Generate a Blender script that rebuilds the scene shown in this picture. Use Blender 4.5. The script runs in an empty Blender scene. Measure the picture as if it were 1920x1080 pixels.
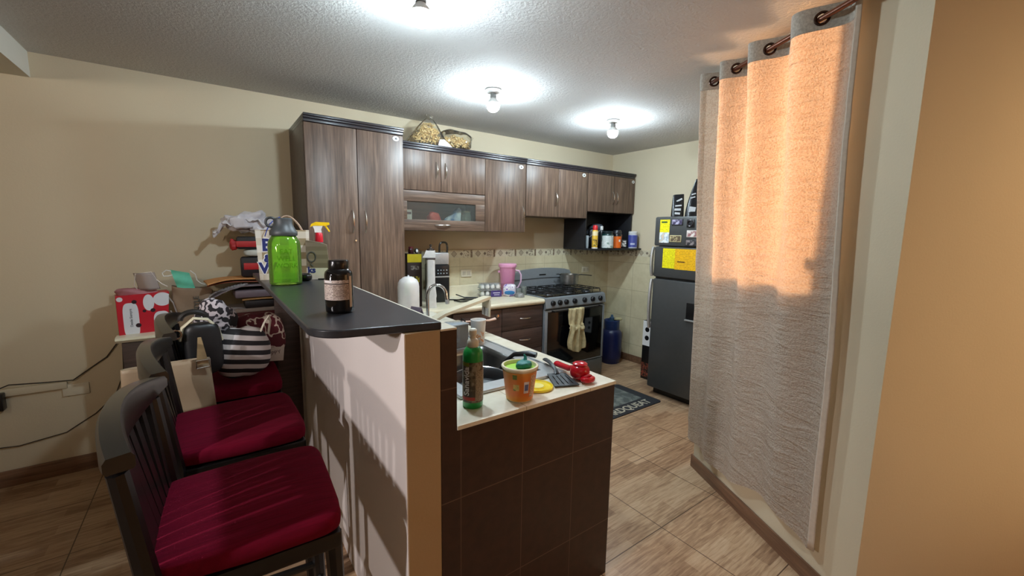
import bpy, bmesh, math, random
from mathutils import Vector, Matrix, noise as mnoise
random.seed(7)
PI = math.pi
scene = bpy.context.scene
COL = scene.collection

# ------------------------------------------------------------ mesh helper
class MB:
    """collects pieces of ONE mesh"""
    def __init__(s):
        s.v, s.f = [], []
    def add(s, verts, faces):
        o = len(s.v)
        s.v += [tuple(p) for p in verts]
        s.f += [tuple(i + o for i in f) for f in faces]
        return s
    def bm(s, b):
        b.verts.index_update()
        return s.add([v.co[:] for v in b.verts], [[v.index for v in f.verts] for f in b.faces])
    def box(s, x0, x1, y0, y1, z0, z1, bev=0.0, seg=2):
        b = bmesh.new()
        bmesh.ops.create_cube(b, size=1.0)
        for v in b.verts:
            v.co = ((x0 + x1) / 2 + v.co.x * (x1 - x0), (y0 + y1) / 2 + v.co.y * (y1 - y0), (z0 + z1) / 2 + v.co.z * (z1 - z0))
        if bev:
            bmesh.ops.bevel(b, geom=b.edges[:], offset=bev, segments=seg, affect='EDGES', profile=0.5)
        s.bm(b); b.free()
        return s
    def lathe(s, prof, n=28, c=(0, 0, 0), capb=True, capt=True, sx=1, sy=1):
        vs, fs = [], []
        for r, z in prof:
            for k in range(n):
                a = 2 * PI * k / n
                vs.append((c[0] + r * sx * math.cos(a), c[1] + r * sy * math.sin(a), c[2] + z))
        for i in range(len(prof) - 1):
            for k in range(n):
                k2 = (k + 1) % n
                fs.append((i * n + k, i * n + k2, (i + 1) * n + k2, (i + 1) * n + k))
        if capb: fs.append(tuple(range(n - 1, -1, -1)))
        if capt: fs.append(tuple((len(prof) - 1) * n + k for k in range(n)))
        return s.add(vs, fs)
    def cyl(s, p0, p1, r0, r1=None, n=20):
        r1 = r0 if r1 is None else r1
        return s.tube([p0, p1], [r0, r1], n)
    def tube(s, pts, r, n=10, closed=False, cap=True, flat=1.0):
        pts = [Vector(p) for p in pts]
        m = len(pts)
        rs = r if isinstance(r, (list, tuple)) else [r] * m
        tang = []
        for i in range(m):
            if closed: t = pts[(i + 1) % m] - pts[i - 1]
            else: t = pts[min(i + 1, m - 1)] - pts[max(i - 1, 0)]
            tang.append(t.normalized() if t.length > 1e-9 else Vector((0, 0, 1)))
        up = Vector((0, 0, 1)) if abs(tang[0].z) < 0.9 else Vector((1, 0, 0))
        nrm = (up - tang[0] * up.dot(tang[0])).normalized()
        vs, fs = [], []
        for i in range(m):
            t = tang[i]
            nrm = (nrm - t * nrm.dot(t))
            nrm = nrm.normalized() if nrm.length > 1e-6 else t.orthogonal().normalized()
            bi = t.cross(nrm)
            for k in range(n):
                a = 2 * PI * k / n
                vs.append(pts[i] + (nrm * math.cos(a) * flat + bi * math.sin(a)) * rs[i])
        for i in range(m if closed else m - 1):
            j = (i + 1) % m
            for k in range(n):
                k2 = (k + 1) % n
                fs.append((i * n + k, i * n + k2, j * n + k2, j * n + k))
        if cap and not closed:
            fs.append(tuple(range(n - 1, -1, -1)))
            fs.append(tuple((m - 1) * n + k for k in range(n)))
        return s.add(vs, fs)
    def prism(s, poly, a, b, axis='z'):
        """poly: 2-D outline, extruded from a to b along axis (x: poly=(y,z); y: poly=(x,z); z: poly=(x,y))"""
        def P(u, v, w):
            return {'x': (w, u, v), 'y': (u, w, v), 'z': (u, v, w)}[axis]
        n = len(poly)
        vs = [P(u, v, a) for u, v in poly] + [P(u, v, b) for u, v in poly]
        fs = [tuple(range(n - 1, -1, -1)), tuple(range(n, 2 * n))]
        fs += [(k, (k + 1) % n, n + (k + 1) % n, n + k) for k in range(n)]
        return s.add(vs, fs)
    def ball(s, c, r, n=16, m=10):
        rx, ry, rz = r if isinstance(r, (tuple, list)) else (r, r, r)
        prof = [(max(1e-4, math.sin(PI * i / m)), -math.cos(PI * i / m)) for i in range(m + 1)]
        vs, fs = [], []
        for pr, pz in prof:
            for k in range(n):
                a = 2 * PI * k / n
                vs.append((c[0] + rx * pr * math.cos(a), c[1] + ry * pr * math.sin(a), c[2] + rz * pz))
        for i in range(m):
            for k in range(n):
                k2 = (k + 1) % n
                fs.append((i * n + k, i * n + k2, (i + 1) * n + k2, (i + 1) * n + k))
        return s.add(vs, fs)
    def blob(s, c, d, e1=0.5, e2=0.5, n=28, m=16, amp=0.0, fr=6.0, seed=0):
        """superellipsoid with half sizes d; e<1 boxier; amp: cloth-like lumps"""
        def sp(w, e): return math.copysign(abs(w) ** e, w)
        vs, fs = [], []
        for i in range(m + 1):
            ph = -PI / 2 + PI * i / m
            for k in range(n):
                th = 2 * PI * k / n
                p = Vector((d[0] * sp(math.cos(ph), e1) * sp(math.cos(th), e2),
                            d[1] * sp(math.cos(ph), e1) * sp(math.sin(th), e2), d[2] * sp(math.sin(ph), e1)))
                if amp:
                    q = p * fr + Vector((seed * 3.1, seed * 1.7, 0))
                    nn = mnoise.noise(q) + 0.5 * mnoise.noise(q * 2.3)
                    p = p * (1 + amp * nn)
                vs.append(Vector(c) + p)
        for i in range(m):
            for k in range(n):
                k2 = (k + 1) % n
                fs.append((i * n + k, i * n + k2, (i + 1) * n + k2, (i + 1) * n + k))
        return s.add(vs, fs)
    def grid(s, fn, nu, nv):
        vs = [fn(i / nu, j / nv) for i in range(nu + 1) for j in range(nv + 1)]
        fs = [(i * (nv + 1) + j, (i + 1) * (nv + 1) + j, (i + 1) * (nv + 1) + j + 1, i * (nv + 1) + j + 1)
              for i in range(nu) for j in range(nv)]
        return s.add(vs, fs)
    def sheet(s, fn, nu, nv, t, off=(0, 0, 1)):
        """a grid with thickness t along off"""
        o = Vector(off) * t
        top = [Vector(fn(i / nu, j / nv)) for i in range(nu + 1) for j in range(nv + 1)]
        N = len(top)
        vs = [p + o for p in top] + top
        fs = []
        for i in range(nu):
            for j in range(nv):
                a, b, c, d = i * (nv + 1) + j, (i + 1) * (nv + 1) + j, (i + 1) * (nv + 1) + j + 1, i * (nv + 1) + j + 1
                fs += [(a, b, c, d), (N + d, N + c, N + b, N + a)]
        rim = [i * (nv + 1) for i in range(nu + 1)] + [nu * (nv + 1) + j for j in range(1, nv + 1)]
        rim += [i * (nv + 1) + nv for i in range(nu - 1, -1, -1)] + [j for j in range(nv - 1, 0, -1)]
        for k in range(len(rim)):
            a, b = rim[k], rim[(k + 1) % len(rim)]
            fs.append((b, a, N + a, N + b))
        return s.add(vs, fs)
    def cylpatch(s, r, a0, a1, z0, z1, t=0.0006, n=16, r1=None):
        """label wrapped on a round body; angle 0 looks along -y"""
        r1 = r if r1 is None else r1
        def fn(u, w):
            a = a0 + (a1 - a0) * u; rr = r + (r1 - r) * w
            return (rr * math.sin(a), -rr * math.cos(a), z0 + (z1 - z0) * w)
        vs = []
        for e in (0, t):
            for i in range(n + 1):
                for w in (0, 1):
                    x, y, z = fn(i / n, w); k = 1 + e / r
                    vs.append((x * k, y * k, z))
        N = 2 * (n + 1); fs = []
        for i in range(n):
            a, b, c, d = 2 * i, 2 * i + 2, 2 * i + 3, 2 * i + 1
            fs += [(N + a, N + b, N + c, N + d), (d, c, b, a), (a, b, N + b, N + a), (c, d, N + d, N + c)]
        fs += [(1, 0, N, N + 1), (2 * n, 2 * n + 1, N + 2 * n + 1, N + 2 * n)]
        return s.add(vs, fs)
    def xf(s, M):
        s.v = [tuple(M @ Vector(p)) for p in s.v]
        return s
    def build(s, name, mat, parent=None, smooth=40, sub=0, loc=None, rot=None, solid=0, fixn=True):
        me = bpy.data.meshes.new(name)
        me.from_pydata(s.v, [], s.f)
        if fixn:
            b = bmesh.new(); b.from_mesh(me)
            bmesh.ops.recalc_face_normals(b, faces=b.faces[:]); b.to_mesh(me); b.free()
        me.materials.append(mat)
        for p in me.polygons: p.use_smooth = True
        if smooth: me.set_sharp_from_angle(angle=math.radians(smooth))
        o = bpy.data.objects.new(name, me); COL.objects.link(o)
        if parent: o.parent = parent
        if loc: o.location = loc
        if rot: o.rotation_euler = rot
        if solid:
            m = o.modifiers.new('thickness', 'SOLIDIFY'); m.thickness = solid; m.offset = 0
        if sub:
            m = o.modifiers.new('round', 'SUBSURF'); m.levels = sub; m.render_levels = sub
        return o

def B(*a, **k): return MB().box(*a, **k)

def thing(name, label, cat, loc=(0, 0, 0), rz=0.0, group=None):
    o = bpy.data.objects.new(name, None); o.empty_display_size = 0.05
    COL.objects.link(o); o.location = loc; o.rotation_euler = (0, 0, rz)
    return tag(o, label, cat, group)
def tag(o, label, cat, group=None, kind=None):
    o['label'] = label; o['category'] = cat
    if group: o['group'] = group
    if kind: o['kind'] = kind
    return o
def struct(o, label, cat):
    o['kind'] = 'structure'; o['label'] = label; o['category'] = cat
    return o
def face(x, y): return math.atan2(-x, y)

def text(name, body, size, mat, parent, M=None, wrap=None, ext=0.0006, xs=1.0, bold=0.0):
    cu = bpy.data.curves.new(name, 'FONT'); cu.body = body; cu.size = size; cu.extrude = ext
    cu.align_x = 'CENTER'; cu.align_y = 'CENTER'; cu.resolution_u = 3; cu.offset = bold
    o = bpy.data.objects.new('tmp_text', cu); COL.objects.link(o)
    bpy.context.view_layer.update()
    me = bpy.data.meshes.new_from_object(o.evaluated_get(bpy.context.evaluated_depsgraph_get()))
    bpy.data.objects.remove(o); bpy.data.curves.remove(cu)
    me.name = name; me.materials.clear(); me.materials.append(mat)
    for v in me.vertices:
        v.co.x *= xs
        if M is not None: v.co = M @ v.co
        if wrap:          # plane coordinates (u right, v up, w out) -> round body, angle 0 = -y
            r0, a0, z0 = wrap
            a = a0 + v.co.x / r0; r = r0 + v.co.z
            v.co = Vector((r * math.sin(a), -r * math.cos(a), z0 + v.co.y))
    ob = bpy.data.objects.new(name, me); COL.objects.link(ob)
    if parent: ob.parent = parent
    return ob
# text lying in the x-z plane and read from -y
UP = Matrix.Rotation(PI / 2, 4, 'X')
def up_at(x, y, z, roll=0.0): return Matrix.Translation((x, y, z)) @ UP @ Matrix.Rotation(roll, 4, 'Z')

# ------------------------------------------------------------ materials
def lin(h):
    if isinstance(h, (tuple, list)): c = [x / 255 for x in h]
    else: c = [int(h[i:i + 2], 16) / 255 for i in (1, 3, 5)]
    return tuple(x / 12.92 if x <= 0.04045 else ((x + 0.055) / 1.055) ** 2.4 for x in c) + (1.0,)
class NT:
    def __init__(s, name):
        s.m = bpy.data.materials.new(name); s.m.use_nodes = True
        s.t = s.m.node_tree; s.b = s.t.nodes['Principled BSDF']; s.out = s.t.nodes['Material Output']
        s.co = None
    def n(s, typ, **k):
        x = s.t.nodes.new(typ)
        for a, v in k.items():
            if a.startswith('i_'):
                key = a[2:]; key = int(key) if key.isdigit() else key.replace('_', ' ')
                if hasattr(v, 'is_output'): s.t.links.new(v, x.inputs[key])
                else: x.inputs[key].default_value = v
            else: setattr(x, a, v)
        return x
    def l(s, a, b): s.t.links.new(a, b)
    def obj(s, scale=(1, 1, 1), rot=(0, 0, 0), loc=(0, 0, 0)):
        if s.co is None: s.co = s.n('ShaderNodeTexCoord')
        return s.n('ShaderNodeMapping', i_Vector=s.co.outputs['Object'], i_Scale=scale, i_Rotation=rot, i_Location=loc).outputs[0]
    def noise(s, vec, sc, det=3, rough=0.55, dist=0.0):
        return s.n('ShaderNodeTexNoise', i_Vector=vec, i_Scale=sc, i_Detail=det, i_Roughness=rough, i_Distortion=dist).outputs[0]
    def ramp(s, fac, stops, interp='LINEAR'):
        r = s.n('ShaderNodeValToRGB', i_Fac=fac); cr = r.color_ramp; cr.interpolation = interp
        while len(cr.elements) < len(stops): cr.elements.new(0.5)
        for e, (p, c) in zip(cr.elements, stops):
            e.position = p; e.color = c if len(c) == 4 else tuple(c) + (1,)
        return r.outputs[0]
    def math(s, op, a, b=0.0, c=0.0):
        x = s.n('ShaderNodeMath', operation=op)
        for i, v in enumerate((a, b, c)):
            if hasattr(v, 'is_output'): s.l(v, x.inputs[i])
            else: x.inputs[i].default_value = v
        return x.outputs[0]
    def mix(s, fac, a, b, mode='MIX'):
        x = s.n('ShaderNodeMix', data_type='RGBA', blend_type=mode)
        for i, v in ((0, fac), (6, a), (7, b)):
            if hasattr(v, 'is_output'): s.l(v, x.inputs[i])
            else: x.inputs[i].default_value = v
        return x.outputs[2]
    def base(s, c):
        if hasattr(c, 'is_output'): s.l(c, s.b.inputs['Base Color'])
        else: s.b.inputs['Base Color'].default_value = c
    def set(s, **k):
        for a, v in k.items(): s.b.inputs[a.replace('_', ' ')].default_value = v
        return s
    def bump(s, h, strength=0.3, dist=0.01):
        x = s.n('ShaderNodeBump', i_Height=h, i_Strength=strength, i_Distance=dist)
        s.l(x.outputs[0], s.b.inputs['Normal'])
_plain = {}
def mat(c, rough=0.5, metal=0.0, var=0.06, sc=30.0, bump=0.0, name=None, **k):
    key = (str(c), rough, metal, var, sc, bump, str(sorted(k.items())))
    if key in _plain: return _plain[key]
    t = NT(name or 'finish_%d' % len(_plain))
    L = lin(c); v = t.obj()
    nz = t.noise(v, sc, 3)
    t.base(t.ramp(nz, [(0.3, tuple(max(0, x * (1 - var)) for x in L[:3])), (0.7, tuple(min(1, x * (1 + var)) for x in L[:3]))]))
    t.set(Roughness=rough, Metallic=metal, **k)
    if bump: t.bump(nz, bump, 0.004)
    _plain[key] = t.m
    return t.m
def glassy(c, rough=0.05, trans=0.85, dif=None, ior=1.3, name='clear'):
    """thin clear plastic or glass: see-through tint plus gloss, lets lamp light through"""
    t = NT(name); L = lin(c)
    tr = t.n('ShaderNodeBsdfTransparent', i_Color=L)
    gl = t.n('ShaderNodeBsdfGlossy', i_Color=(1, 1, 1, 1), i_Roughness=rough)
    df = t.n('ShaderNodeBsdfDiffuse', i_Color=lin(dif) if dif else L)
    fr = t.n('ShaderNodeFresnel', i_IOR=ior)
    m1 = t.n('ShaderNodeMixShader', i_0=1 - trans); t.l(tr.outputs[0], m1.inputs[1]); t.l(df.outputs[0], m1.inputs[2])
    m2 = t.n('ShaderNodeMixShader'); t.l(fr.outputs[0], m2.inputs[0]); t.l(m1.outputs[0], m2.inputs[1]); t.l(gl.outputs[0], m2.inputs[2])
    t.l(m2.outputs[0], t.out.inputs[0])
    return t.m
def wood(name, dark, mid, light, along='z', rough=0.42):
    t = NT(name)
    s = {'z': (9, 9, 0.45), 'x': (0.45, 9, 9), 'y': (9, 0.45, 9)}[along]
    v = t.obj(s)
    a = t.noise(v, 5.0, 5, 0.62, 0.25); b = t.noise(t.obj(tuple(x * 5 for x in s)), 4.0, 2)
    f = t.math('ADD', t.math('MULTIPLY', a, 0.78), t.math('MULTIPLY', b, 0.22))
    t.base(t.ramp(f, [(0.32, lin(dark)), (0.5, lin(mid)), (0.68, lin(light))]))
    t.set(Roughness=rough); t.bump(b, 0.08, 0.002)
    return t.m
def print_mat(name, cols, sc=40.0, rough=0.5, stretch=(1, 1, 1), lo=.40, hi=.58):
    """printed artwork: soft patches of the given colours"""
    t = NT(name); n = t.noise(t.obj(stretch), sc, 2, 0.5)
    k = len(cols)
    t.base(t.ramp(n, [(lo + (hi - lo) * i / max(1, k - 1) if k > 1 else 0.5, lin(c)) for i, c in enumerate(cols)], 'CONSTANT' if k > 2 else 'LINEAR'))
    t.set(Roughness=rough)
    return t.m
def lines_mat(name, paper, ink, pitch=0.006, rough=0.5, axis=2):
    """small print: rows of ink dashes on paper"""
    t = NT(name); v = t.obj()
    sep = t.n('ShaderNodeSeparateXYZ', i_0=v)
    row = t.math('FRACT', t.math('DIVIDE', sep.outputs[axis], pitch))
    on = t.math('LESS_THAN', row, 0.45)
    dash = t.math('GREATER_THAN', t.noise(t.obj((1, 1, 1)), 1.1 / pitch, 1), 0.47)
    t.base(t.mix(t.math('MULTIPLY', on, dash), lin(paper), lin(ink))); t.set(Roughness=rough)
    return t.m
# ------------------------------------------------------------ the finishes of the place
def make_wall(name, c, sc=120, b=0.12):
    t = NT(name); v = t.obj()
    n = t.noise(v, sc, 4); big = t.noise(v, 1.3, 2); L = lin(c)
    t.base(t.ramp(big, [(0.3, tuple(x * 0.95 for x in L[:3])), (0.7, tuple(min(1, x * 1.04) for x in L[:3]))]))
    t.set(Roughness=0.75); t.bump(n, b, 0.004)
    return t.m
M_WALL = make_wall('beige_wall_paint', (214, 200, 172))
M_WALL_LIT = make_wall('lit_wall_tone', (230, 220, 214))  # half wall's seat side: lamp brightness put into a whiter colour
M_WALL_DIM = make_wall('dimmed_wall_tone', (176, 150, 112))  # half wall's end: dimmer light put into a darker wall colour
M_CEIL = None
t = NT('sprayed_ceiling_plaster'); v = t.obj()
n1 = t.noise(v, 55, 5, 0.65)
t.base(t.ramp(t.noise(v, 0.9, 2), [(0.3, lin((196, 194, 192))), (0.7, lin((208, 206, 202)))])); t.set(Roughness=0.85); t.bump(n1, 0.55, 0.012)
M_CEIL = t.m
M_BEAM = make_wall('white_beam_paint', (215, 215, 205))

# floor: half-metre porcelain tiles printed with wood strips that run along x
t = NT('wood_look_floor_tile'); v = t.obj()
br = t.n('ShaderNodeTexBrick', i_Vector=t.obj(loc=(0.11, 0.02, 0)), i_Color1=(0, 0, 0, 1), i_Color2=(1, 1, 1, 1), i_Mortar=(0.5, 0.5, 0.5, 1), i_Scale=1.0,
         i_Mortar_Size=0.0, i_Bias=0.0, i_Brick_Width=0.31, i_Row_Height=0.0833)
br.offset = 0.37; br.offset_frequency = 2
grain = t.noise(t.obj((2.2, 26, 1)), 3.0, 6, 0.6, 0.6)
fine = t.noise(t.obj((8, 110, 1)), 2.0, 3)
f = t.math('ADD', t.math('ADD', t.math('MULTIPLY', br.outputs['Color'], 0.20), t.math('MULTIPLY', grain, 0.72)), t.math('MULTIPLY', fine, 0.18))
colr = t.ramp(f, [(0.28, lin((112, 82, 60))), (0.46, lin((162, 128, 98))), (0.60, lin((194, 161, 127))), (0.80, lin((214, 186, 154)))])
sep = t.n('ShaderNodeSeparateXYZ', i_0=v)
def joint(o, off, per, w):
    fr = t.math('FRACT', t.math('DIVIDE', t.math('ADD', o, off), per))
    return t.math('LESS_THAN', fr, w / per)
jj = t.math('MAXIMUM', joint(sep.outputs[0], 10 - 1.86, 0.5, 0.005), joint(sep.outputs[1], 10 - 1.18, 0.5, 0.005))
t.base(t.mix(jj, colr, lin((92, 68, 48))))
t.set(Roughness=0.33); t.bump(t.math('SUBTRACT', fine, jj), 0.12, 0.003)
M_FLOOR = t.m

# wall tile, cream, with faint joints
t = NT('cream_wall_tile'); v = t.obj()
sep = t.n('ShaderNodeSeparateXYZ', i_0=v)
def jn(o, off, per, w): return t.math('LESS_THAN', t.math('FRACT', t.math('DIVIDE', t.math('ADD', o, off), per)), w / per)
jt = t.math('MAXIMUM', t.math('MAXIMUM', jn(sep.outputs[0], 10 - 1.98, 0.27, 0.003), jn(sep.outputs[1], 10 - 3.62, 0.4, 0.004)), jn(sep.outputs[2], 10 - 0.645, 0.33, 0.004))
cl = t.ramp(t.noise(v, 14, 4), [(0.3, lin((205, 194, 160))), (0.7, lin((216, 206, 174)))])
t.base(t.mix(jt, cl, lin((168, 156, 124)))); t.set(Roughness=0.28)
M_TILE = t.m
# mosaic border: repeating diamonds, dots and little bars on cream
t = NT('mosaic_border_tile'); v = t.obj()
sep = t.n('ShaderNodeSeparateXYZ', i_0=v)
run = t.math('ADD', sep.outputs[0], t.math('SUBTRACT', 3.62, sep.outputs[1]))
def around(c, per=0.27): # signed distance to the nearest repeat of c
    fr = t.math('FRACT', t.math('DIVIDE', t.math('ADD', run, 10 * per - c + per / 2), per))
    return t.math('ABSOLUTE', t.math('MULTIPLY', t.math('SUBTRACT', fr, 0.5), per))
zz = t.math('ABSOLUTE', t.math('SUBTRACT', sep.outputs[2], 1.332))
dia = t.math('LESS_THAN', t.math('ADD', around(1.918), zz), 0.034)
dia2 = t.math('LESS_THAN', t.math('ADD', around(1.918), zz), 0.024)
bar = t.math('MULTIPLY', t.math('LESS_THAN', around(1.842), 0.011), t.math('GREATER_THAN', t.noise(v, 85, 1), 0.38))
arrow = t.math('LESS_THAN', t.math('ADD', around(1.998), zz), 0.018)
scro = t.math('MULTIPLY', t.math('LESS_THAN', around(2.052), 0.032), t.math('GREATER_THAN', t.noise(v, 62, 1), 0.54))
c0 = t.ramp(t.noise(v, 30, 3), [(0.3, lin((200, 190, 162))), (0.7, lin((216, 208, 184)))])
c1 = t.mix(dia, c0, lin((150, 138, 118))); c1 = t.mix(dia2, c1, lin((172, 160, 138)))
c1 = t.mix(bar, c1, lin((122, 104, 86))); c1 = t.mix(arrow, c1, lin((120, 108, 94))); c1 = t.mix(scro, c1, lin((148, 136, 116)))
t.base(c1); t.set(Roughness=0.3)
M_MOSAIC = t.m
# dark brown face tile of the peninsula
t = NT('dark_brown_face_tile'); v = t.obj()
sep = t.n('ShaderNodeSeparateXYZ', i_0=v)
jt = t.math('MAXIMUM', jn(sep.outputs[0], 10 - 0.613, 0.2585, 0.003), jn(sep.outputs[2], 10 - 0.52, 0.39, 0.004))
cl = t.ramp(t.noise(v, 25, 4), [(0.3, lin((44, 27, 22))), (0.7, lin((58, 36, 29)))])
t.base(t.mix(jt, cl, lin((98, 76, 64)))); t.set(Roughness=0.38)
M_BROWNTILE = t.m
t = NT('cream_worktop_tile'); v = t.obj()
sep = t.n('ShaderNodeSeparateXYZ', i_0=v)
jt = t.math('MAXIMUM', jn(sep.outputs[0], 10 - 0.66, 0.33, 0.003), jn(sep.outputs[1], 10 - 1.16, 0.33, 0.003))
cl = t.ramp(t.noise(v, 18, 4), [(0.3, lin((226, 219, 198))), (0.7, lin((238, 232, 214)))])
t.base(t.mix(jt, cl, lin((178, 166, 140)))); t.set(Roughness=0.22)
M_WTILE = t.m
M_LAM = mat((226, 216, 188), 0.25, var=0.03)
M_WOODV = wood('walnut_laminate_upright', (70, 54, 44), (99, 79, 66), (130, 107, 91), 'z')
M_WOODH = wood('walnut_laminate_level', (70, 54, 44), (99, 79, 66), (130, 107, 91), 'x')
M_WENGE = wood('dark_wenge_laminate', (56, 44, 41), (73, 58, 53), (90, 73, 67), 'x', 0.4)
M_CORN = mat((42, 38, 44), 0.3, var=0.08)
M_BLACKPANEL = mat((24, 24, 28), 0.5)
M_BASEB = wood('brown_skirting', (92, 66, 50), (120, 88, 66), (140, 104, 80), 'x', 0.4)
M_CHROME = mat((205, 205, 205), 0.14, 1.0, var=0.02)
M_STEEL = mat((190, 192, 192), 0.34, 0.55, var=0.05, sc=60)
M_NICKEL = mat((205, 198, 188), 0.25, 1.0, var=0.02)
M_SILVER = mat((142, 148, 153), 0.38, 0.25, var=0.04)
M_BLACK = mat((16, 16, 18), 0.35)
M_GLOSSBLACK = mat((10, 10, 12), 0.08)
M_IRON = mat((20, 20, 22), 0.5)
M_WHITE = mat((232, 232, 230), 0.35, var=0.02)
M_WHITEP = mat((226, 226, 228), 0.25, var=0.02)
M_OUTLET = mat((222, 214, 192), 0.35, var=0.02)
M_STICKER = mat((222, 224, 222), 0.4, var=0.02)
M_CHAIR = mat((13, 11, 11), 0.34, var=0.2, sc=20)
M_CREST = mat((30, 27, 22), 0.3, var=0.15, sc=20, Coat_Weight=0.6, Coat_Roughness=0.25)  # base lighter than the chair's, painting in some of the rail's reflected sheen
M_BURG = None
t = NT('burgundy_cushion_cloth'); v = t.obj()
t.base(t.ramp(t.noise(t.obj((1, 30, 1)), 6, 4), [(0.3, lin((94, 5, 31))), (0.7, lin((116, 8, 39)))]))
t.set(Roughness=0.95); t.b.inputs['Specular IOR Level'].default_value = 0.15; t.bump(t.noise(v, 420, 2), 0.25, 0.002)
M_BURG = t.m
M_BARTOP = None
t = NT('charcoal_bar_laminate'); v = t.obj()
t.base(t.ramp(t.noise(v, 22, 4), [(0.3, lin((38, 38, 42))), (0.7, lin((50, 50, 54)))])); t.set(Roughness=0.3); t.bump(t.noise(v, 260, 2), 0.1, 0.001)
M_BARTOP = t.m
M_KRAFT = mat((176, 128, 76), 0.7, var=0.1, sc=14)
M_RED = mat((178, 22, 32), 0.4)
M_INK = mat((26, 28, 44), 0.5)
# bulb glass that gives off the cool light of the room
t = NT('lit_bulb_glass'); e = t.n('ShaderNodeEmission', i_Color=(0.74, 0.90, 1.0, 1), i_Strength=520.0)
t.l(e.outputs[0], t.out.inputs[0]); M_BULB = t.m
# ------------------------------------------------------------ camera
cam = bpy.data.cameras.new('camera'); cam_o = bpy.data.objects.new('camera', cam); COL.objects.link(cam_o)
cam.sensor_fit = 'HORIZONTAL'; cam.sensor_width = 36.0; cam.lens = 36.0 * 784.8 / 1920.0
cam.clip_start = 0.02; cam.clip_end = 60
yaw, pitch, roll = math.radians(35.806), math.radians(-7.600), math.radians(0.907)
fw = Vector((math.sin(yaw) * math.cos(pitch), math.cos(yaw) * math.cos(pitch), math.sin(pitch)))
rt = Vector((math.cos(yaw), -math.sin(yaw), 0)); upv = rt.cross(fw)
r2 = rt * math.cos(roll) + upv * math.sin(roll); u2 = -rt * math.sin(roll) + upv * math.cos(roll)
M = Matrix((r2, u2, -fw)).transposed().to_4x4(); M.translation = (0, 0, 1.55)
cam_o.matrix_world = M
scene.camera = cam_o

# ------------------------------------------------------------ room shell
BY, RX, CZ = 3.62, 4.12, 2.51           # back wall, right wall, ceiling
XL, YR = -3.2, -3.4                     # left and rear of the living room
struct(B(XL - .15, RX + .15, YR - .15, BY + .15, -.1, 0).build('floor', M_FLOOR), 'wood look tiled floor', 'floor')
struct(B(XL - .15, RX + .15, YR - .15, BY + .15, CZ, CZ + .12).build('ceiling', M_CEIL), 'grey sprayed plaster ceiling', 'ceiling')
struct(B(XL - .15, RX + .15, BY, BY + .15, 0, CZ).build('wall_back', M_WALL), 'long beige back wall behind the cabinets', 'wall')
struct(B(RX, RX + .15, 1.2, BY, 0, CZ).build('wall_right', M_WALL), 'cream side wall behind the fridge', 'wall')
struct(B(XL - .15, XL, YR, BY, 0, CZ).build('wall_left', M_WALL), 'beige wall of the living room', 'wall')
struct(B(XL, RX, YR - .15, YR, 0, CZ).build('wall_rear', M_WALL), 'beige wall behind the viewer', 'wall')
struct(B(-1.2, -.76, YR, BY, 2.372, CZ).build('trim_1', M_BEAM), 'white painted ceiling beam', 'beam')
# diagonal wall with the window; local x runs along it, local +y faces the room
PW = (2.541, 1.396, 0); RW = math.atan2(0.8796, 0.4757)
def onwall(o): o.location = PW; o.rotation_euler = (0, 0, RW); return o
X0, X1, HX0, HX1, HZ0, HZ1 = -1.124, 0.03, -0.835, -0.075, 1.315, 2.506
w = MB().box(X0, HX0, -.14, 0, 0, CZ).box(HX1, X1, -.14, 0, 0, CZ).box(HX0, HX1, -.14, 0, 0, HZ0).box(HX0, HX1, -.14, 0, HZ1, CZ)
struct(onwall(w.build('wall_window', M_WALL)), 'slanting beige wall that holds the curtained window', 'wall')
w = onwall(MB().box(X0, X0 + .12, -2.6, -.14, 0, CZ).build('wall_front', M_WALL)); struct(w, 'ochre lit wall beside the curtain', 'wall')
w = onwall(MB().box(X1 - .1, X1, -1.9, -.14, 0, CZ).build('wall_return', M_WALL)); struct(w, 'short wall running back behind the curtain', 'wall')
struct(onwall(MB().box(X0, X1 + .012, 0.0, .012, 0, .085, .003).build('baseboard_window', M_BASEB)), 'brown skirting under the curtain', 'baseboard')
struct(onwall(MB().box(X0 - .012, X0, -2.6, .012, 0, .085, .003).build('baseboard_front', M_BASEB)), 'brown skirting of the ochre wall', 'baseboard')
struct(B(XL, .53, BY - .012, BY, 0, .1, .003).build('baseboard_back', M_BASEB), 'dark skirting along the back wall', 'baseboard')
struct(B(RX - .012, RX, 1.6, BY, 0, .085, .003).build('baseboard_right', M_BASEB), 'brown skirting along the kitchen side wall', 'baseboard')
# window in the slanting wall: aluminium frame, pane, latch
wn = onwall(bpy.data.objects.new('window_1', None)); COL.objects.link(wn); struct(wn, 'aluminium window behind the curtain', 'window')
f = MB()
for a in ((HX0, HX0 + .03), (HX1 - .03, HX1)): f.box(a[0], a[1], -.1, -.05, HZ0, HZ1, .003)
for a in ((HZ0, HZ0 + .03), (HZ1 - .03, HZ1)): f.box(HX0 + .03, HX1 - .03, -.1, -.05, a[0], a[1], .003)
f.build('window_frame', mat((150, 150, 150), .4, .8), wn)
B(HX0 + .03, HX1 - .03, -.078, -.072, HZ0 + .03, HZ1 - .03).build('window_pane', glassy((250, 250, 250), .02, .98), wn)
MB().box(HX0 + .03, HX0 + .042, -.05, .030, 1.43, 1.475, .004).build('window_latch', M_BLACK, wn)
ext = onwall(MB().box(-2.6, 1.2, -3.2, -3.1, 0, 1.5).build('exterior_wall', mat((226, 140, 70), .8)))
struct(ext, 'orange painted wall outside the window', 'wall')

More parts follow.
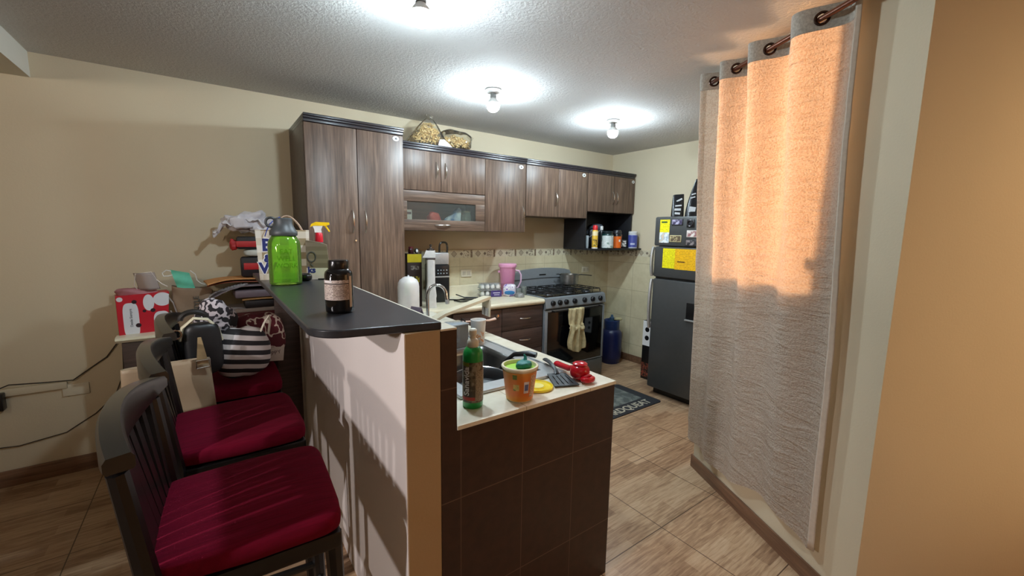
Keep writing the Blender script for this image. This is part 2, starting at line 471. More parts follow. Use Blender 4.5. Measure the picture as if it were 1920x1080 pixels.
# tiled splashback with its mosaic border
struct(MB().box(1.2, RX - .006, BY - .008, BY, 0, 1.296).build('wall_back_tile', M_TILE), 'cream tiles on the back wall', 'wall')
struct(MB().box(RX - .008, RX, 1.6, BY, 0, 1.290).build('wall_right_tile', M_TILE), 'cream tiles on the side wall', 'wall')
mo = MB().box(1.2, RX - .009, BY - .009, BY, 1.296, 1.369)
struct(mo.build('trim_2', M_MOSAIC), 'mosaic tile border over the worktop', 'trim')
struct(MB().box(RX - .009, RX, 1.6, BY - .009, 1.290, 1.363).build('trim_3', M_MOSAIC), 'mosaic tile border beside the fridge', 'trim')

# half wall that carries the bar top
struct(MB().box(.447, .559, 1.15, 3.03, 0, 1.248).build('wall_bar', M_WALL_DIM), 'half height wall under the bar top', 'wall')
struct(MB().box(.444, .447, 1.1505, 3.03, 0, 1.248).build('wall_bar_side', M_WALL_LIT), 'seat side of the half height wall, coloured pale for its lamp light', 'wall')

# ------------------------------------------------------------ lamps on the ceiling
def bulb(x, y, label):
    t = thing('ceiling_bulb', label, 'light bulb', (x, y, CZ), 0, 'bare bulbs on the kitchen ceiling')
    p = [(.004, -.001), (.052, -.001), (.056, -.008), (.050, -.020), (.034, -.024)]
    MB().lathe(p, 28).build('ceiling_rose', M_WHITE, t)
    MB().lathe([(.018, -.022), (.020, -.034), (.022, -.055), (.016, -.056)], 20).build('lamp_holder', mat((120, 120, 118), .5), t)
    MB().lathe([(.0425, -.092), (.0440, -.0985), (.0435, -.110), (.039, -.126), (.030, -.138), (.014, -.146), (.001, -.148)], 28, capb=True, capt=True).build('bulb', M_BULB, t, smooth=80)
    MB().lathe([(.016, -.054), (.022, -.062), (.034, -.076), (.0415, -.0878), (.0427, -.0918)], 28).build('bulb_collar', M_WHITE, t, smooth=80)
bulb(.75, 1.695, 'bare bulb nearest the viewer, cut by the top of the picture')
bulb(1.635, 2.52, 'bare bulb over the pasta bag end of the wall cupboards')
bulb(2.862, 2.53, 'bare bulb over the stove, farthest along the ceiling')

# ------------------------------------------------------------ lights
def light(kind, name, loc, energy, color, aim=None, **k):
    L = bpy.data.lights.new(name, kind); L.energy = energy; L.color = color
    for a, v in k.items(): setattr(L, a, v)
    o = bpy.data.objects.new(name, L); COL.objects.link(o); o.location = loc
    if aim is not None: o.rotation_euler = (Vector(aim) - Vector(loc)).to_track_quat('-Z', 'Y').to_euler()
    return o
Wm = Matrix.Translation(PW) @ Matrix.Rotation(RW, 4, 'Z')
light('AREA', 'window_daylight', Wm @ Vector((-.46, -1.9, 1.95)), 72, (1.0, .59, .32), Wm @ Vector((-.46, 0, 1.9)), shape='RECTANGLE', size=.40, size_y=.40)
light('SPOT', 'living_room_lamp', (-1.75, 1.02, 2.02), 85, (1.0, .95, .97), (.45, 1.72, .80), spot_size=math.radians(60), spot_blend=.5, shadow_soft_size=.03)
light('SPOT', 'living_room_bulb', (-2.7, 1.10, 1.66), 85, (1.0, .93, .90), (.45, 1.75, .95), spot_size=math.radians(34), spot_blend=.4, shadow_soft_size=.06)
light('SPOT', 'hall_lamp', (2.9, -2.3, 1.8), 92, (1.0, .73, .44), (2.9, 0, 1.4), spot_size=math.radians(62), spot_blend=.8, shadow_soft_size=.15)
light('SPOT', 'left_wall_fill', (-1.5, .3, 2.28), 50, (1.0, .90, .76), (-.35, 3.62, 2.0), spot_size=math.radians(64), spot_blend=.9, shadow_soft_size=.08)  # added fill for the left part of the back wall, no fixture there
light('AREA', 'ceiling_fill', (-.6, -1.6, 1.7), 16, (1.0, .90, .80), (-.6, -1.6, 2.5), shape='DISK', size=.35)  # added upward fill behind the camera to lift the ceiling
w = bpy.data.worlds.new('evening_sky'); scene.world = w; w.use_nodes = True
w.node_tree.nodes['Background'].inputs[0].default_value = (1.0, .52, .22, 1); w.node_tree.nodes['Background'].inputs[1].default_value = 1.6
vs = scene.view_settings; vs.view_transform = 'Standard'; vs.look = 'None'; vs.gamma = 1.0; vs.use_curve_mapping = False; vs.exposure = 0.3
try:
    scene.cycles.use_denoising = True
    scene.cycles.max_bounces = 8; scene.cycles.transparent_max_bounces = 16
    scene.cycles.caustics_reflective = False; scene.cycles.caustics_refractive = False
    scene.cycles.sample_clamp_indirect = 6
except Exception: pass
# ------------------------------------------------------------ cupboards
def arc_handle(p0, p1, out, r=.0045, n=12):
    p0, p1, out = Vector(p0), Vector(p1), Vector(out)
    pts = [p0.lerp(p1, i / n) + out * math.sin(PI * i / n) ** .7 for i in range(n + 1)]
    return MB().tube(pts, [r * (.7 + .6 * math.sin(PI * i / n)) for i in range(n + 1)], 8)
def vhandle(x, y, z, par, L=.12): return arc_handle((x, y, z - L / 2), (x, y, z + L / 2), (0, -.028, 0)).build('handle', M_NICKEL, par)
def hhandle(x, y, z, par, L=.11): return arc_handle((x - L / 2, y, z), (x + L / 2, y, z), (0, -.026, 0)).build('handle', M_NICKEL, par)
def cornice(x0, x1, yf, yb, z0, z1, par, left=True):
    """stepped moulding along the front (and the left end)"""
    h = z1 - z0; m = MB()
    for d, a, b in ((.0, 0, .42), (.010, .42, .7), (.018, .7, 1.0)):
        m.box(x0 - (d if left else 0), x1, yf - d, yb, z0 + h * a, z0 + h * b, .002)
    return m.build('cornice', M_CORN, par)
def sticker(x, y, z, par, s=1.0):
    st = MB().lathe([(.001, 0), (.024 * s, 0), (.024 * s, .0012), (.001, .0012)], 24, sx=1.0, sy=.72)
    st.xf(Matrix.Translation((x, y, z)) @ Matrix.Rotation(PI / 2, 4, 'X')); o = st.build('maker_sticker', M_STICKER, par)
    k = MB().prism([(-.010 * s, -.006 * s), (.010 * s, -.006 * s), (.004 * s, .003 * s), (0, .009 * s), (-.004 * s, .003 * s)], 0, .0006, 'y')
    k.xf(Matrix.Translation((x, y - .0020, z))); k.build('printed_mark', M_INK, o)
# tall larder cupboard at the end of the bar
TX0, TX1, TY = .534, 1.198, 3.05
t = thing('larder_cabinet', 'tall dark walnut two door larder cupboard at the end of the bar', 'cabinet', (.866, 3.335, 0))
ox, oy = .866, 3.335
def lb(x0, x1, y0, y1, z0, z1, bev=.0015): return B(x0 - ox, x1 - ox, y0 - oy, y1 - oy, z0, z1, bev)
lb(TX0, TX1, TY + .02, 3.615, .0, 2.236).build('body', M_WENGE, t)
for nm, a, b, hx in (('door', TX0 + .002, .862, .822), ('door', .866, TX1 - .002, .908)):
    d = lb(a, b, TY, TY + .019, .10, 2.232, .003).build(nm, M_WOODV, t)
    vhandle(hx - ox, TY - oy, 1.607, d, .155)
    if hx < .85: MB().cyl((.838 - ox, TY - oy + .004, 1.475), (.838 - ox, TY - oy - .008, 1.475), .006, n=14).build('lock', M_NICKEL, d)
cornice(TX0 - ox, TX1 - ox, TY - oy, 3.615 - oy, 2.236, 2.285, t, False)
sticker(1.143 - ox, TY - oy, 2.207, t)

# wall cupboards: three units under one line
UY = 3.25
def unit(name, label, x0, x1, z0, loc):
    t = thing(name, label, 'cabinet', loc, 0, 'wall cupboards over the worktop'); return t
# unit with the glazed flap
t = unit('upper_cabinet', 'walnut wall cupboard with a glazed lift up flap, next to the larder', 1.2, 2.49, 1.55, (1.85, 3.43, 1.55)); ox, oy, oz = 1.85, 3.43, 1.55
def ub(x0, x1, y0, y1, z0, z1, bev=.0015): return B(x0 - ox, x1 - ox, y0 - oy, y1 - oy, z0 - oz, z1 - oz, bev)
c = MB()
for q in ((1.20, 1.218, UY + .02, 3.608, 1.55, 2.19), (2.472, 2.49, UY + .02, 3.608, 1.55, 2.19), (1.218, 2.472, UY + .02, 3.608, 2.172, 2.19), (1.218, 2.472, UY + .02, 3.608, 1.55, 1.568),
          (1.218, 2.035, UY + .02, 3.59, 1.865, 1.881), (2.026, 2.042, UY + .02, 3.59, 1.568, 2.172), (1.218, 2.472, 3.592, 3.608, 1.568, 2.172)):
    c.box(q[0] - ox, q[1] - ox, q[2] - oy, q[3] - oy, q[4] - oz, q[5] - oz, .001)
c.build('body', M_WENGE, t)
for a, b, hx in ((1.222, 1.596, 1.555), (1.600, 2.030, 1.636)):
    d = ub(a, b, UY, UY + .018, 1.875, 2.188, .0025).build('door', M_WOODV, t); vhandle(hx - ox, UY - oy, 2.045 - oz, d, .13)
d = ub(2.034, 2.487, UY, UY + .018, 1.552, 2.188, .0025).build('door', M_WOODV, t); vhandle(2.452 - ox, UY - oy, 1.73 - oz, d, .13)
fr = MB()
for q in ((1.222, 2.030, 1.785, 1.870), (1.222, 2.030, 1.553, 1.640), (1.222, 1.300, 1.640, 1.785), (1.935, 2.030, 1.640, 1.785)):
    fr.box(q[0] - ox, q[1] - ox, UY - oy, UY + .018 - oy, q[2] - oz, q[3] - oz, .002)
d = fr.build('flap', M_WOODH, t); hhandle(1.616 - ox, UY - oy, 1.598 - oz, d, .15)
ub(1.296, 1.94, UY + .008, UY + .011, 1.636, 1.789, 0).build('glass_pane', glassy((236, 240, 236), .04, .96), d)
cornice(1.202 - ox, 2.489 - ox, UY - oy, 3.608 - oy, 2.19 - oz, 2.243 - oz, t, False)
sticker(2.431 - ox, UY - oy, 2.158 - oz, t, 1.05)
GX = 1.569
# things kept behind the glass
def inglass(name, label, cat, x, y, fn):
    o = thing(name, label, cat, (x, y, 1.5685)); fn(o); return o
inglass('small_box', 'little white box in the left corner behind the glazed flap', 'box', 1.345, 3.36, lambda o: (B(-.03, .03, -.025, .025, 0, .155, .003).build('carton', mat((190, 186, 178), .5), o), B(-.022, .022, -.0262, -.0252, .115, .135).build('printed_band', M_INK, o)))
inglass('snack_bag', 'red plastic bag behind the glazed flap', 'bag', 1.585, 3.36, lambda o: MB().blob((0, 0, .075), (.06, .045, .065), .7, .8, amp=.25, fr=18).build('pouch', mat((190, 70, 64), .3), o))
inglass('food_packet', 'blue and white folded packet behind the glazed flap', 'packet', 1.755, 3.36, lambda o: (MB().prism([(-.10, 0), (.07, 0), (.085, .17), (.06, .19), (.01, .13), (-.06, .09)], -.02, .02, 'y').build('pouch', print_mat('blue_white_print', [(70, 110, 160), (225, 232, 236)], 9), o)))
inglass('glass_jar', 'clear glass jar at the right end behind the glazed flap', 'jar', 1.905, 3.37, lambda o: (MB().lathe([(.045, 0), (.048, .01), (.048, .12), (.04, .135), (.04, .15)], 20).build('jar_body', glassy((200, 205, 190), .05, .75), o), MB().lathe([(.042, .15), (.042, .165)], 20).build('lid', mat((170, 164, 140), .4), o)))
# plain two door unit
t = unit('upper_cabinet', 'plain two door walnut wall cupboard in the middle of the row', 2.49, 3.33, 1.71, (2.91, 3.43, 1.708)); ox, oy, oz = 2.91, 3.43, 1.708
ub(2.492, 3.325, UY + .02, 3.608, 1.708, 2.19).build('body', M_WENGE, t)
for a, b, hx in ((2.494, 2.905, 2.872), (2.909, 3.322, None)):
    d = ub(a, b, UY, UY + .018, 1.710, 2.188, .0025).build('door', M_WOODV, t)
    if hx: vhandle(hx - ox, UY - oy, 1.885 - oz, d, .14)
cornice(2.491 - ox, 3.326 - ox, UY - oy, 3.608 - oy, 2.19 - oz, 2.243 - oz, t, False)
sticker(3.262 - ox, UY - oy, 2.158 - oz, t, 1.1)
# unit over the open shelf
t = unit('upper_cabinet', 'two door walnut wall cupboard with a black open shelf below, by the corner', 3.33, 4.11, 1.37, (3.72, 3.4, 1.37)); ox, oy, oz = 3.72, 3.4, 1.37
ub(3.328, 4.105, UY + .02, 3.608, 1.785, 2.19).build('body', M_WENGE, t)
for a, b, hx in ((3.330, 3.745, 3.722), (3.749, 4.103, 3.784)):
    d = ub(a, b, UY, UY + .018, 1.787, 2.188, .0025).build('door', M_WOODV, t); vhandle(hx - ox, UY - oy, 1.945 - oz, d, .14)
cornice(3.327 - ox, 4.095 - ox, UY - oy, 3.608 - oy, 2.19 - oz, 2.243 - oz, t, False)
sticker(4.067 - ox, UY - oy, 2.152 - oz, t, 1.0)
n = MB()
for q in ((3.328, 3.346, UY + .02, 3.608, 1.386, 1.785), (4.087, 4.105, UY + .02, 3.608, 1.386, 1.785), (3.346, 4.087, 3.59, 3.608, 1.386, 1.785)):
    n.box(q[0] - ox, q[1] - ox, q[2] - oy, q[3] - oy, q[4] - oz, q[5] - oz, .001)
n.build('niche', M_BLACKPANEL, t)
ub(3.328, 4.112, 3.12, 3.608, 1.368, 1.386, .002).build('shelf_board', M_BLACKPANEL, t)

# base cupboards under the laminate worktop
WZ = .92
t = thing('base_cabinet', 'dark base cupboard with a door and three drawers left of the stove', 'cabinet', (1.98, 3.33, 0)); ox, oy, oz = 1.98, 3.33, 0
ub(1.39, 2.565, 3.065, 3.60, .0, .868).build('body', M_WENGE, t)
d = ub(1.60, 2.088, 3.045, 3.064, .10, .862, .0025).build('door', M_WENGE, t)
MB().lathe([(.001, -.024), (.015, -.022), (.017, -.014), (.008, -.008), (.009, 0)], 18).xf(Matrix.Translation((2.03 - ox, 3.046 - oy, .81)) @ Matrix.Rotation(-PI / 2, 4, 'X')).build('knob', M_CHROME, d)
for a, b, hz in ((.655, .862, .757), (.455, .651, .552), (.10, .451, .30)):
    d = ub(2.093, 2.563, 3.045, 3.064, a, b, .0025).build('drawer', M_WENGE, t); hhandle(2.36 - ox, 3.045 - oy, hz, d, .13)
# L worktop
t = thing('laminate_worktop', 'cream laminate worktop with a rounded front edge along the back wall', 'worktop', (1.98, 3.3, .872))
ox, oy, oz = 1.98, 3.3, .872
struct(MB().prism([(3.608, .9215), (3.608, 1.02), (3.598, 1.026), (3.590, 1.02), (3.587, .935), (3.580, .9215)], 1.203, 2.572, 'x').build('trim_4', M_LAM), 'cream upstand along the back of the worktop', 'trim')
prof = [(3.608, .872), (3.608, .921), (3.05, .921), (3.032, .917), (3.024, .908), (3.022, .895), (3.026, .882), (3.036, .873), (3.05, .872)]
MB().prism([(y - oy, z - oz) for y, z in prof], 1.203 - ox, 2.572 - ox, 'x').build('slab', M_LAM, t)

# peninsula with the sink
t = thing('sink_peninsula', 'brown tiled peninsula that holds the sink, beside the bar wall', 'kitchen counter', (.97, 1.155, 0)); ox, oy, oz = .97, 1.155, 0
ub(.561, 1.386, 1.15, 1.19, 0, .905, 0).build('end_panel', M_BROWNTILE, t)
ub(1.355, 1.386, 1.19, 3.02, 0, .885, 0).build('side_panel', M_WENGE, t)
ub(.561, .617, 1.15, 3.02, .905, 1.243, 0).build('upstand', M_BROWNTILE, t)
ub(.561, .617, 1.15, 3.02, 1.243, 1.249, 0).build('upstand_cap', M_WTILE, t)
t.location = (.97, 1.155, 0)
t = thing('peninsula_worktop', 'cream tiled worktop around the steel sink', 'worktop', (1.0, 1.6, .895)); ox, oy, oz = 1.0, 1.6, .895
SX0, SX1, SY0, SY1 = .745, 1.255, 1.345, 2.44
c = MB()
for q in ((.618, 1.39, 1.146, SY0), (.618, SX0, SY0, SY1), (SX1, 1.39, SY0, SY1), (.618, 1.39, SY1, 3.02)):
    c.box(q[0] - ox, q[1] - ox, q[2] - oy, q[3] - oy, .906 - oz, WZ - oz, 0)
c.build('tile_top', M_WTILE, t)
ub(.618, 1.201, 3.02, 3.048, .906, WZ, 0).build('back_strip', M_WTILE, t)

# bar top
t = thing('breakfast_bar', 'dark charcoal bar top with a rounded corner on the half wall', 'bar counter', (.39, 2.1, 1.249)); ox, oy, oz = .39, 2.1, 1.249
pts = [(.564, 1.148), (.31, 1.19)]
cx, cy, r = .315, 1.295, .105
for i in range(0, 11):
    a = math.radians(-98 - 82 * i / 10); pts.append((cx + r * math.cos(a), cy + r * math.sin(a)))
pts += [(.205, 3.04), (.564, 3.04)]
pts.pop(1)
b = bmesh.new()
m = MB().prism([(x - ox, y - oy) for x, y in pts], 0, .024, 'z')
o = m.build('top_board', M_BARTOP, t, smooth=30)
mod = o.modifiers.new('edge', 'BEVEL'); mod.width = .004; mod.segments = 2; mod.limit_method = 'ANGLE'
b.free()
ub(.30, .43, 2.90, 2.93, .0, 1.247).xf(Matrix.Translation((0, 0, 0))).build('end_support', M_WENGE, t)
BZ = 1.273
# short cupboard against the back wall left of the larder
t = thing('low_cabinet', 'low dark cupboard with a cream top heaped with papers, left of the larder', 'cabinet', (.02, 3.44, 0)); ox, oy, oz = .02, 3.44, 0
ub(-.46, .528, 3.29, 3.606, 0, .862).build('body', M_WENGE, t)
prof = [(3.606, .865), (3.606, .90), (3.30, .90), (3.278, .896), (3.268, .883), (3.278, .868), (3.30, .863)]
MB().prism([(y - oy, z) for y, z in prof], -.485 - ox, .53 - ox, 'x').build('cabinet_top', M_LAM, t)
# ------------------------------------------------------------ stove
t = thing('gas_stove', 'silver six burner gas stove with a black glass oven door', 'stove', (3.0, 3.3, 0)); ox, oy, oz = 3.0, 3.3, 0
SL, SR, SF = 2.585, 3.425, 3.03
m = MB()
for q in ((SL, SL + .02, SF + .02, 3.598, .03, .90), (SR - .02, SR, SF + .02, 3.598, .03, .90), (SL + .02, SR - .02, 3.57, 3.598, .03, .90), (SL + .02, SR - .02, SF + .02, 3.57, .03, .06), (SL + .02, SR - .02, SF + .03, 3.57, .80, .89)):
    m.box(q[0] - ox, q[1] - ox, q[2] - oy, q[3] - oy, q[4], q[5], .002)
m.build('body', M_SILVER, t)
prof = [(3.60, .885), (3.60, .925), (3.06, .925), (3.035, .915), (3.018, .825), (3.03, .812), (3.06, .812), (3.06, .885)]
cp = MB().prism([(y - oy, z) for y, z in prof], SL - ox, SR - ox, 'x').build('control_panel', M_SILVER, t)
for x in (2.675, 2.765, 2.85, 2.965, 3.105, 3.225, 3.34):
    k = MB().lathe([(.024, 0), (.027, .004), (.024, .024), (.020, .028), (.001, .028)], 22)
    k.box(-.005, .005, -.022, .022, .024, .036, .002)
    k.xf(Matrix.Translation((x - ox, SF - oy + .0, .868)) @ Matrix.Rotation(PI / 2 - .16, 4, 'X')); k.build('knob', M_BLACK, cp)
MB().box(SL + .03 - ox, SR - .03 - ox, 3.06 - oy, 3.53 - oy, .925, .931, .002).build('cooktop', M_GLOSSBLACK, t)
for i, x in enumerate((2.74, 3.005, 3.27)):
    for j, y in enumerate((3.17, 3.42)):
        bu = MB().lathe([(.055, .931), (.05, .94), (.034, .944), (.034, .952), (.001, .954)], 24, c=(x - ox, y - oy, 0)).build('burner', mat((70, 70, 72), .4, .6), t)
    g = MB()
    gx0, gx1 = x - .122 - ox, x + .122 - ox
    for y in (3.075, 3.17, 3.295, 3.42, 3.52): g.tube([(gx0, y - oy, .945), (gx0 + .01, y - oy, .968), (gx1 - .01, y - oy, .968), (gx1, y - oy, .945)], .0045, 6)
    for xx in (gx0 + .01, x - ox, gx1 - .01): g.tube([(xx, 3.07 - oy, .935), (xx, 3.075 - oy, .968), (xx, 3.52 - oy, .968), (xx, 3.525 - oy, .935)], .0045, 6)
    g.build('grate', M_IRON, t)
# backguard with a bowed top
pl = [(SL, .925), (SR, .925), (SR, 1.085), (SR - .03, 1.125)] + [(SR - .03 - (SR - SL - .06) * i / 10, 1.125 + .035 * math.sin(PI * i / 10) ** .6) for i in range(1, 10)] + [(SL + .03, 1.125), (SL, 1.085)]
bg = MB().prism([(x - ox, z) for x, z in pl], 3.565 - oy, 3.60 - oy, 'y').build('backguard', M_SILVER, t)
rib = MB().prism([(x - ox, 1.035 + .012 * math.sin(PI * (x - SL) / (SR - SL)) + dz) for x, dz in [(SL + .02 + .08 * i, 0) for i in range(11)]] + [(x - ox, 1.043 + .012 * math.sin(PI * (x - SL) / (SR - SL))) for x in [SL + .82 - .08 * i for i in range(11)]], 3.561 - oy, 3.565 - oy, 'y')
rib.build('rib', mat((110, 116, 122), .4, .7), bg)
B(2.94 - ox, 3.035 - ox, 3.562 - oy, 3.565 - oy, 1.08, 1.094, .001).build('name_badge', M_BLACK, bg)
# oven door
d = MB()
for q in ((SL + .002, SL + .035, .215, .80), (SR - .030, SR - .002, .215, .80), (SL + .035, SR - .03, .783, .80), (SL + .035, SR - .03, .215, .225)):
    d.box(q[0] - ox, q[1] - ox, SF - oy, SF + .022 - oy, q[2], q[3], .002)
d = d.build('oven_door', M_SILVER, t)
B(SL + .035 - ox, SR - .03 - ox, SF + .002 - oy, SF + .02 - oy, .225, .783, .001).build('door_glass', M_GLOSSBLACK, d)
MB().tube([(SL + .09 - ox, SF - oy, .79), (SL + .09 - ox, SF - .038 - oy, .79), (SR - .09 - ox, SF - .038 - oy, .79), (SR - .09 - ox, SF - oy, .79)], .008, 8).build('handle', M_BLACK, d)
B(SL + .004 - ox, SR - .004 - ox, SF - oy, SF + .02 - oy, .03, .205, .003).build('storage_drawer', mat((104, 106, 104), .4, .2), t)
# towel over the oven handle
tw = thing('dish_towel', 'cream crumpled dish towel hanging over the oven door handle', 'towel', (2.935, 2.99, .79))
def tfn(u, w):
    L = .47 + .05 * math.sin(u * 3.0) ; s = w * L
    wid = .095 + .012 * math.sin(w * 9) + .012 * w
    x = (u - .5) * 2 * wid + .012 * math.sin(w * 5 + 1) + .02 * w
    fold = .012 * math.sin(u * 15 + w * 2.2) + .006 * math.sin(u * 31 + w * 7)
    if s < .04: return (x, -.014 * math.sin(s / .04 * PI / 2) + fold * .4 - .0, .014 - .0 * s)
    return (x, -.016 + fold - .012 + (.004 if w < .45 else -.012), .014 - (s - .04) * .93)
MB().grid(tfn, 36, 44).build('cloth', mat((182, 168, 128), .9, sc=24, var=.22, bump=.4), tw, solid=.005, smooth=80)
MB().grid(lambda u, w: ((u - .5) * .205 + .01, -.034 + .014 * math.sin(u * 13) - .012 * math.sin(w * PI), -.17 - .045 * w), 24, 6).build('hem_fold', mat((196, 182, 142), .9, sc=24, var=.16, bump=.4), tw, solid=.006, smooth=80)
# saucepan at the back right burner
p = thing('saucepan', 'battered steel saucepan with a long handle on the back right burner', 'saucepan', (3.275, 3.44, .974), math.radians(-24))
MB().lathe([(.085, 0), (.097, .008), (.102, .05), (.104, .115), (.108, .118), (.100, .116), (.097, .05), (.088, .010), (.001, .008)], 32, capb=True, capt=False).build('pan_body', mat((150, 150, 146), .35, .9, var=.25, sc=14), p)
MB().tube([(.10, 0, .105), (.14, 0, .112), (.27, .0, .100)], [.007, .009, .008], 8, flat=.6).build('handle', M_IRON, p)
MB().tube([(-.10, 0, .108), (-.13, .0, .118), (-.15, 0, .116)], [.008, .009, .007], 8, flat=.6).build('grip', M_IRON, p)

# ------------------------------------------------------------ gas cylinder
g = thing('gas_cylinder', 'dark blue gas cylinder on the floor right of the stove', 'gas cylinder', (3.88, 3.31, 0))
MB().lathe([(.105, 0), (.112, .02), (.112, .03), (.122, .05), (.128, .09), (.128, .33), (.122, .37), (.10, .405), (.06, .43), (.03, .437)], 32).build('tank', mat((26, 36, 84), .35), g)
c = MB().lathe([(.088, .41), (.092, .42), (.092, .52), (.086, .525), (.082, .52), (.082, .42)], 28, capb=False, capt=False)
c.build('collar', mat((36, 58, 110), .35), g)
MB().lathe([(.018, .43), (.018, .50), (.028, .51), (.028, .55), (.016, .56), (.012, .585)], 16).build('valve', mat((84, 116, 150), .4, .3), g)
MB().blob((.055, -.05, .535), (.055, .03, .02), .8, .8, amp=.3, fr=20).build('tape_wrap', mat((200, 190, 150), .6), g)
MB().tube([(.02, .0, .53), (.10, .0, .52), (.165, .03, .40), (.17, .06, .22), (.12, .14, .06), (.02, .18, .03)], .008, 8).build('hose', mat((176, 150, 100), .5), g)

# ------------------------------------------------------------ fridge
f = thing('fridge', 'dark grey two door fridge with yellow papers on its freezer door', 'fridge', (3.74, 2.13, 0)); ox, oy, oz = 3.74, 2.13, 0
M_FR = mat((74, 75, 75), .38, .2, var=.04)
FX, FY0, FY1 = 3.40, 1.80, 2.43
B(3.46 - ox, 4.06 - ox, FY0 - oy, FY1 - oy, .10, 1.70, .012).build('body', mat((52, 54, 57), .45, .3), f)
B(3.49 - ox, 4.04 - ox, FY0 + .02 - oy, FY1 - .02 - oy, .0, .10).build('plinth', M_BLACK, f)
B(FX + .004 - ox, 3.455 - ox, FY0 - oy, FY1 + .012 - oy, 1.445, 1.712, .014).build('top_panel', M_FR, f)
fd = B(FX - ox, 3.455 - ox, FY0 - oy, FY1 - oy, 1.155, 1.44, .014).build('freezer_door', M_FR, f)
rd = B(FX - ox, 3.455 - ox, FY0 - oy, FY1 - oy, .075, 1.138, .016).build('fridge_door', M_FR, f)
B(3.43 - ox, 3.46 - ox, FY0 + .01 - oy, FY1 - .01 - oy, 1.138, 1.155).build('door_gap', M_BLACK, f)
def bow(z0, z1, par, name):
    pts = [(FX - .004 - .022 * math.sin(PI * i / 10) ** .5 - ox, FY1 + .004 - oy, z0 + (z1 - z0) * i / 10) for i in range(11)]
    MB().tube(pts, .013, 8, flat=1.5).build(name, M_STEEL, par)
bow(1.165, 1.43, fd, 'handle'); bow(.66, 1.13, rd, 'handle')
dp = B(FX - .002 - ox, FX + .01 - ox, 1.90 - oy, 2.065 - oy, .80, .955, .004).build('dispenser', M_BLACK, rd)
B(FX - .018 - ox, FX + .004 - ox, 1.90 - oy, 2.068 - oy, .792, .806, .004).build('drip_tray', M_STEEL, dp)
# papers and magnets on the fridge
def onfridge(name, label, cat, y0, y1, z0, z1, m, th=.0015, group=None, extra=None, tilt=0):
    cy, cz = (y0 + y1) / 2, (z0 + z1) / 2
    xf = FX + (.004 if cz > 1.445 else 0)
    o = thing(name, label, cat, (xf - .0002, cy, cz), 0, group); o.rotation_euler = (tilt, 0, 0)
    B(-th, 0, -(y1 - y0) / 2, (y1 - y0) / 2, -(z1 - z0) / 2, (z1 - z0) / 2, 0 if th < .004 else .0015).build({'magnet': 'plate'}.get(cat, 'sheet'), m, o)
    if extra: extra(o, (y1 - y0), (z1 - z0), th)
    return o
M_YEL = lines_mat('yellow_printed_paper', (244, 232, 10), (196, 178, 20), .012)
M_YEL2 = lines_mat('deep_yellow_printed_paper', (246, 190, 8), (206, 150, 20), .014)
def flyer(o, w, h, th): 
    B(-th - .0012, -th - .0002, -w / 2, w / 2, -h / 2, -.01).build('picture_band', print_mat('flyer_picture', [(225, 228, 226), (170, 190, 205), (214, 196, 170)], 28), o)
    B(-th - .0012, -th - .0002, -w * .25, w * .35, h * .36, h * .43).build('headline', mat((60, 90, 40), .5), o)
onfridge('flyer', 'small yellow and white flyer at the far top corner of the fridge', 'flyer', 2.285, 2.385, 1.475, 1.685, M_YEL, extra=flyer)
onfridge('paper_note', 'bright yellow sheet, farthest of the taped row on the freezer door', 'paper', 2.21, 2.335, 1.245, 1.425, M_YEL)
onfridge('paper_note', 'amber yellow sheet in the middle of the row, with a dark line', 'paper', 2.08, 2.209, 1.24, 1.425, M_YEL2, extra=lambda o, w, h, th: B(-th - .001, -th - .0002, -.035, .04, -.028, -.018).build('printed_line', mat((90, 50, 20), .5), o))
onfridge('paper_note', 'amber yellow sheet partly hidden by the curtain edge', 'paper', 1.95, 2.079, 1.24, 1.425, M_YEL2)
def art(cols): return lambda o, w, h, th: B(-th - .001, -th - .0002, -w / 2 + .006, w / 2 - .006, -h / 2 + .006, h / 2 - .006).build('printed_face', print_mat('magnet_print', cols, 34), o)
onfridge('fridge_magnet', 'lilac printed magnet beside the flyer on the top panel', 'magnet', 2.155, 2.265, 1.635, 1.69, mat((40, 40, 46), .4), .006, extra=art([(60, 50, 80), (170, 165, 190)]))
onfridge('fridge_magnet', 'sand coloured picture magnet under the lilac one', 'magnet', 2.160, 2.275, 1.485, 1.545, mat((196, 184, 140), .4), .006, extra=art([(96, 80, 60), (190, 178, 130), (120, 100, 80)]))
onfridge('fridge_magnet', 'round dark ornament magnet near the curtain, above the pale one', 'magnet', 2.045, 2.115, 1.615, 1.685, mat((30, 30, 34), .4), .008, extra=lambda o, w, h, th: MB().tube([(-th - .003, .026 * math.cos(a * PI / 8), .026 * math.sin(a * PI / 8)) for a in range(16)], .006, 6, closed=True).build('ring', mat((60, 54, 56), .3, .5), o))
onfridge('fridge_magnet', 'pale pink and white magnet near the curtain', 'magnet', 2.00, 2.11, 1.53, 1.59, mat((216, 206, 200), .4), .006, extra=art([(150, 100, 100), (222, 212, 206)]))
onfridge('fridge_magnet', 'dark magnet with light figures, lowest near the curtain', 'magnet', 2.00, 2.115, 1.455, 1.51, mat((44, 42, 44), .4), .006, extra=art([(34, 32, 36), (140, 130, 130)]))
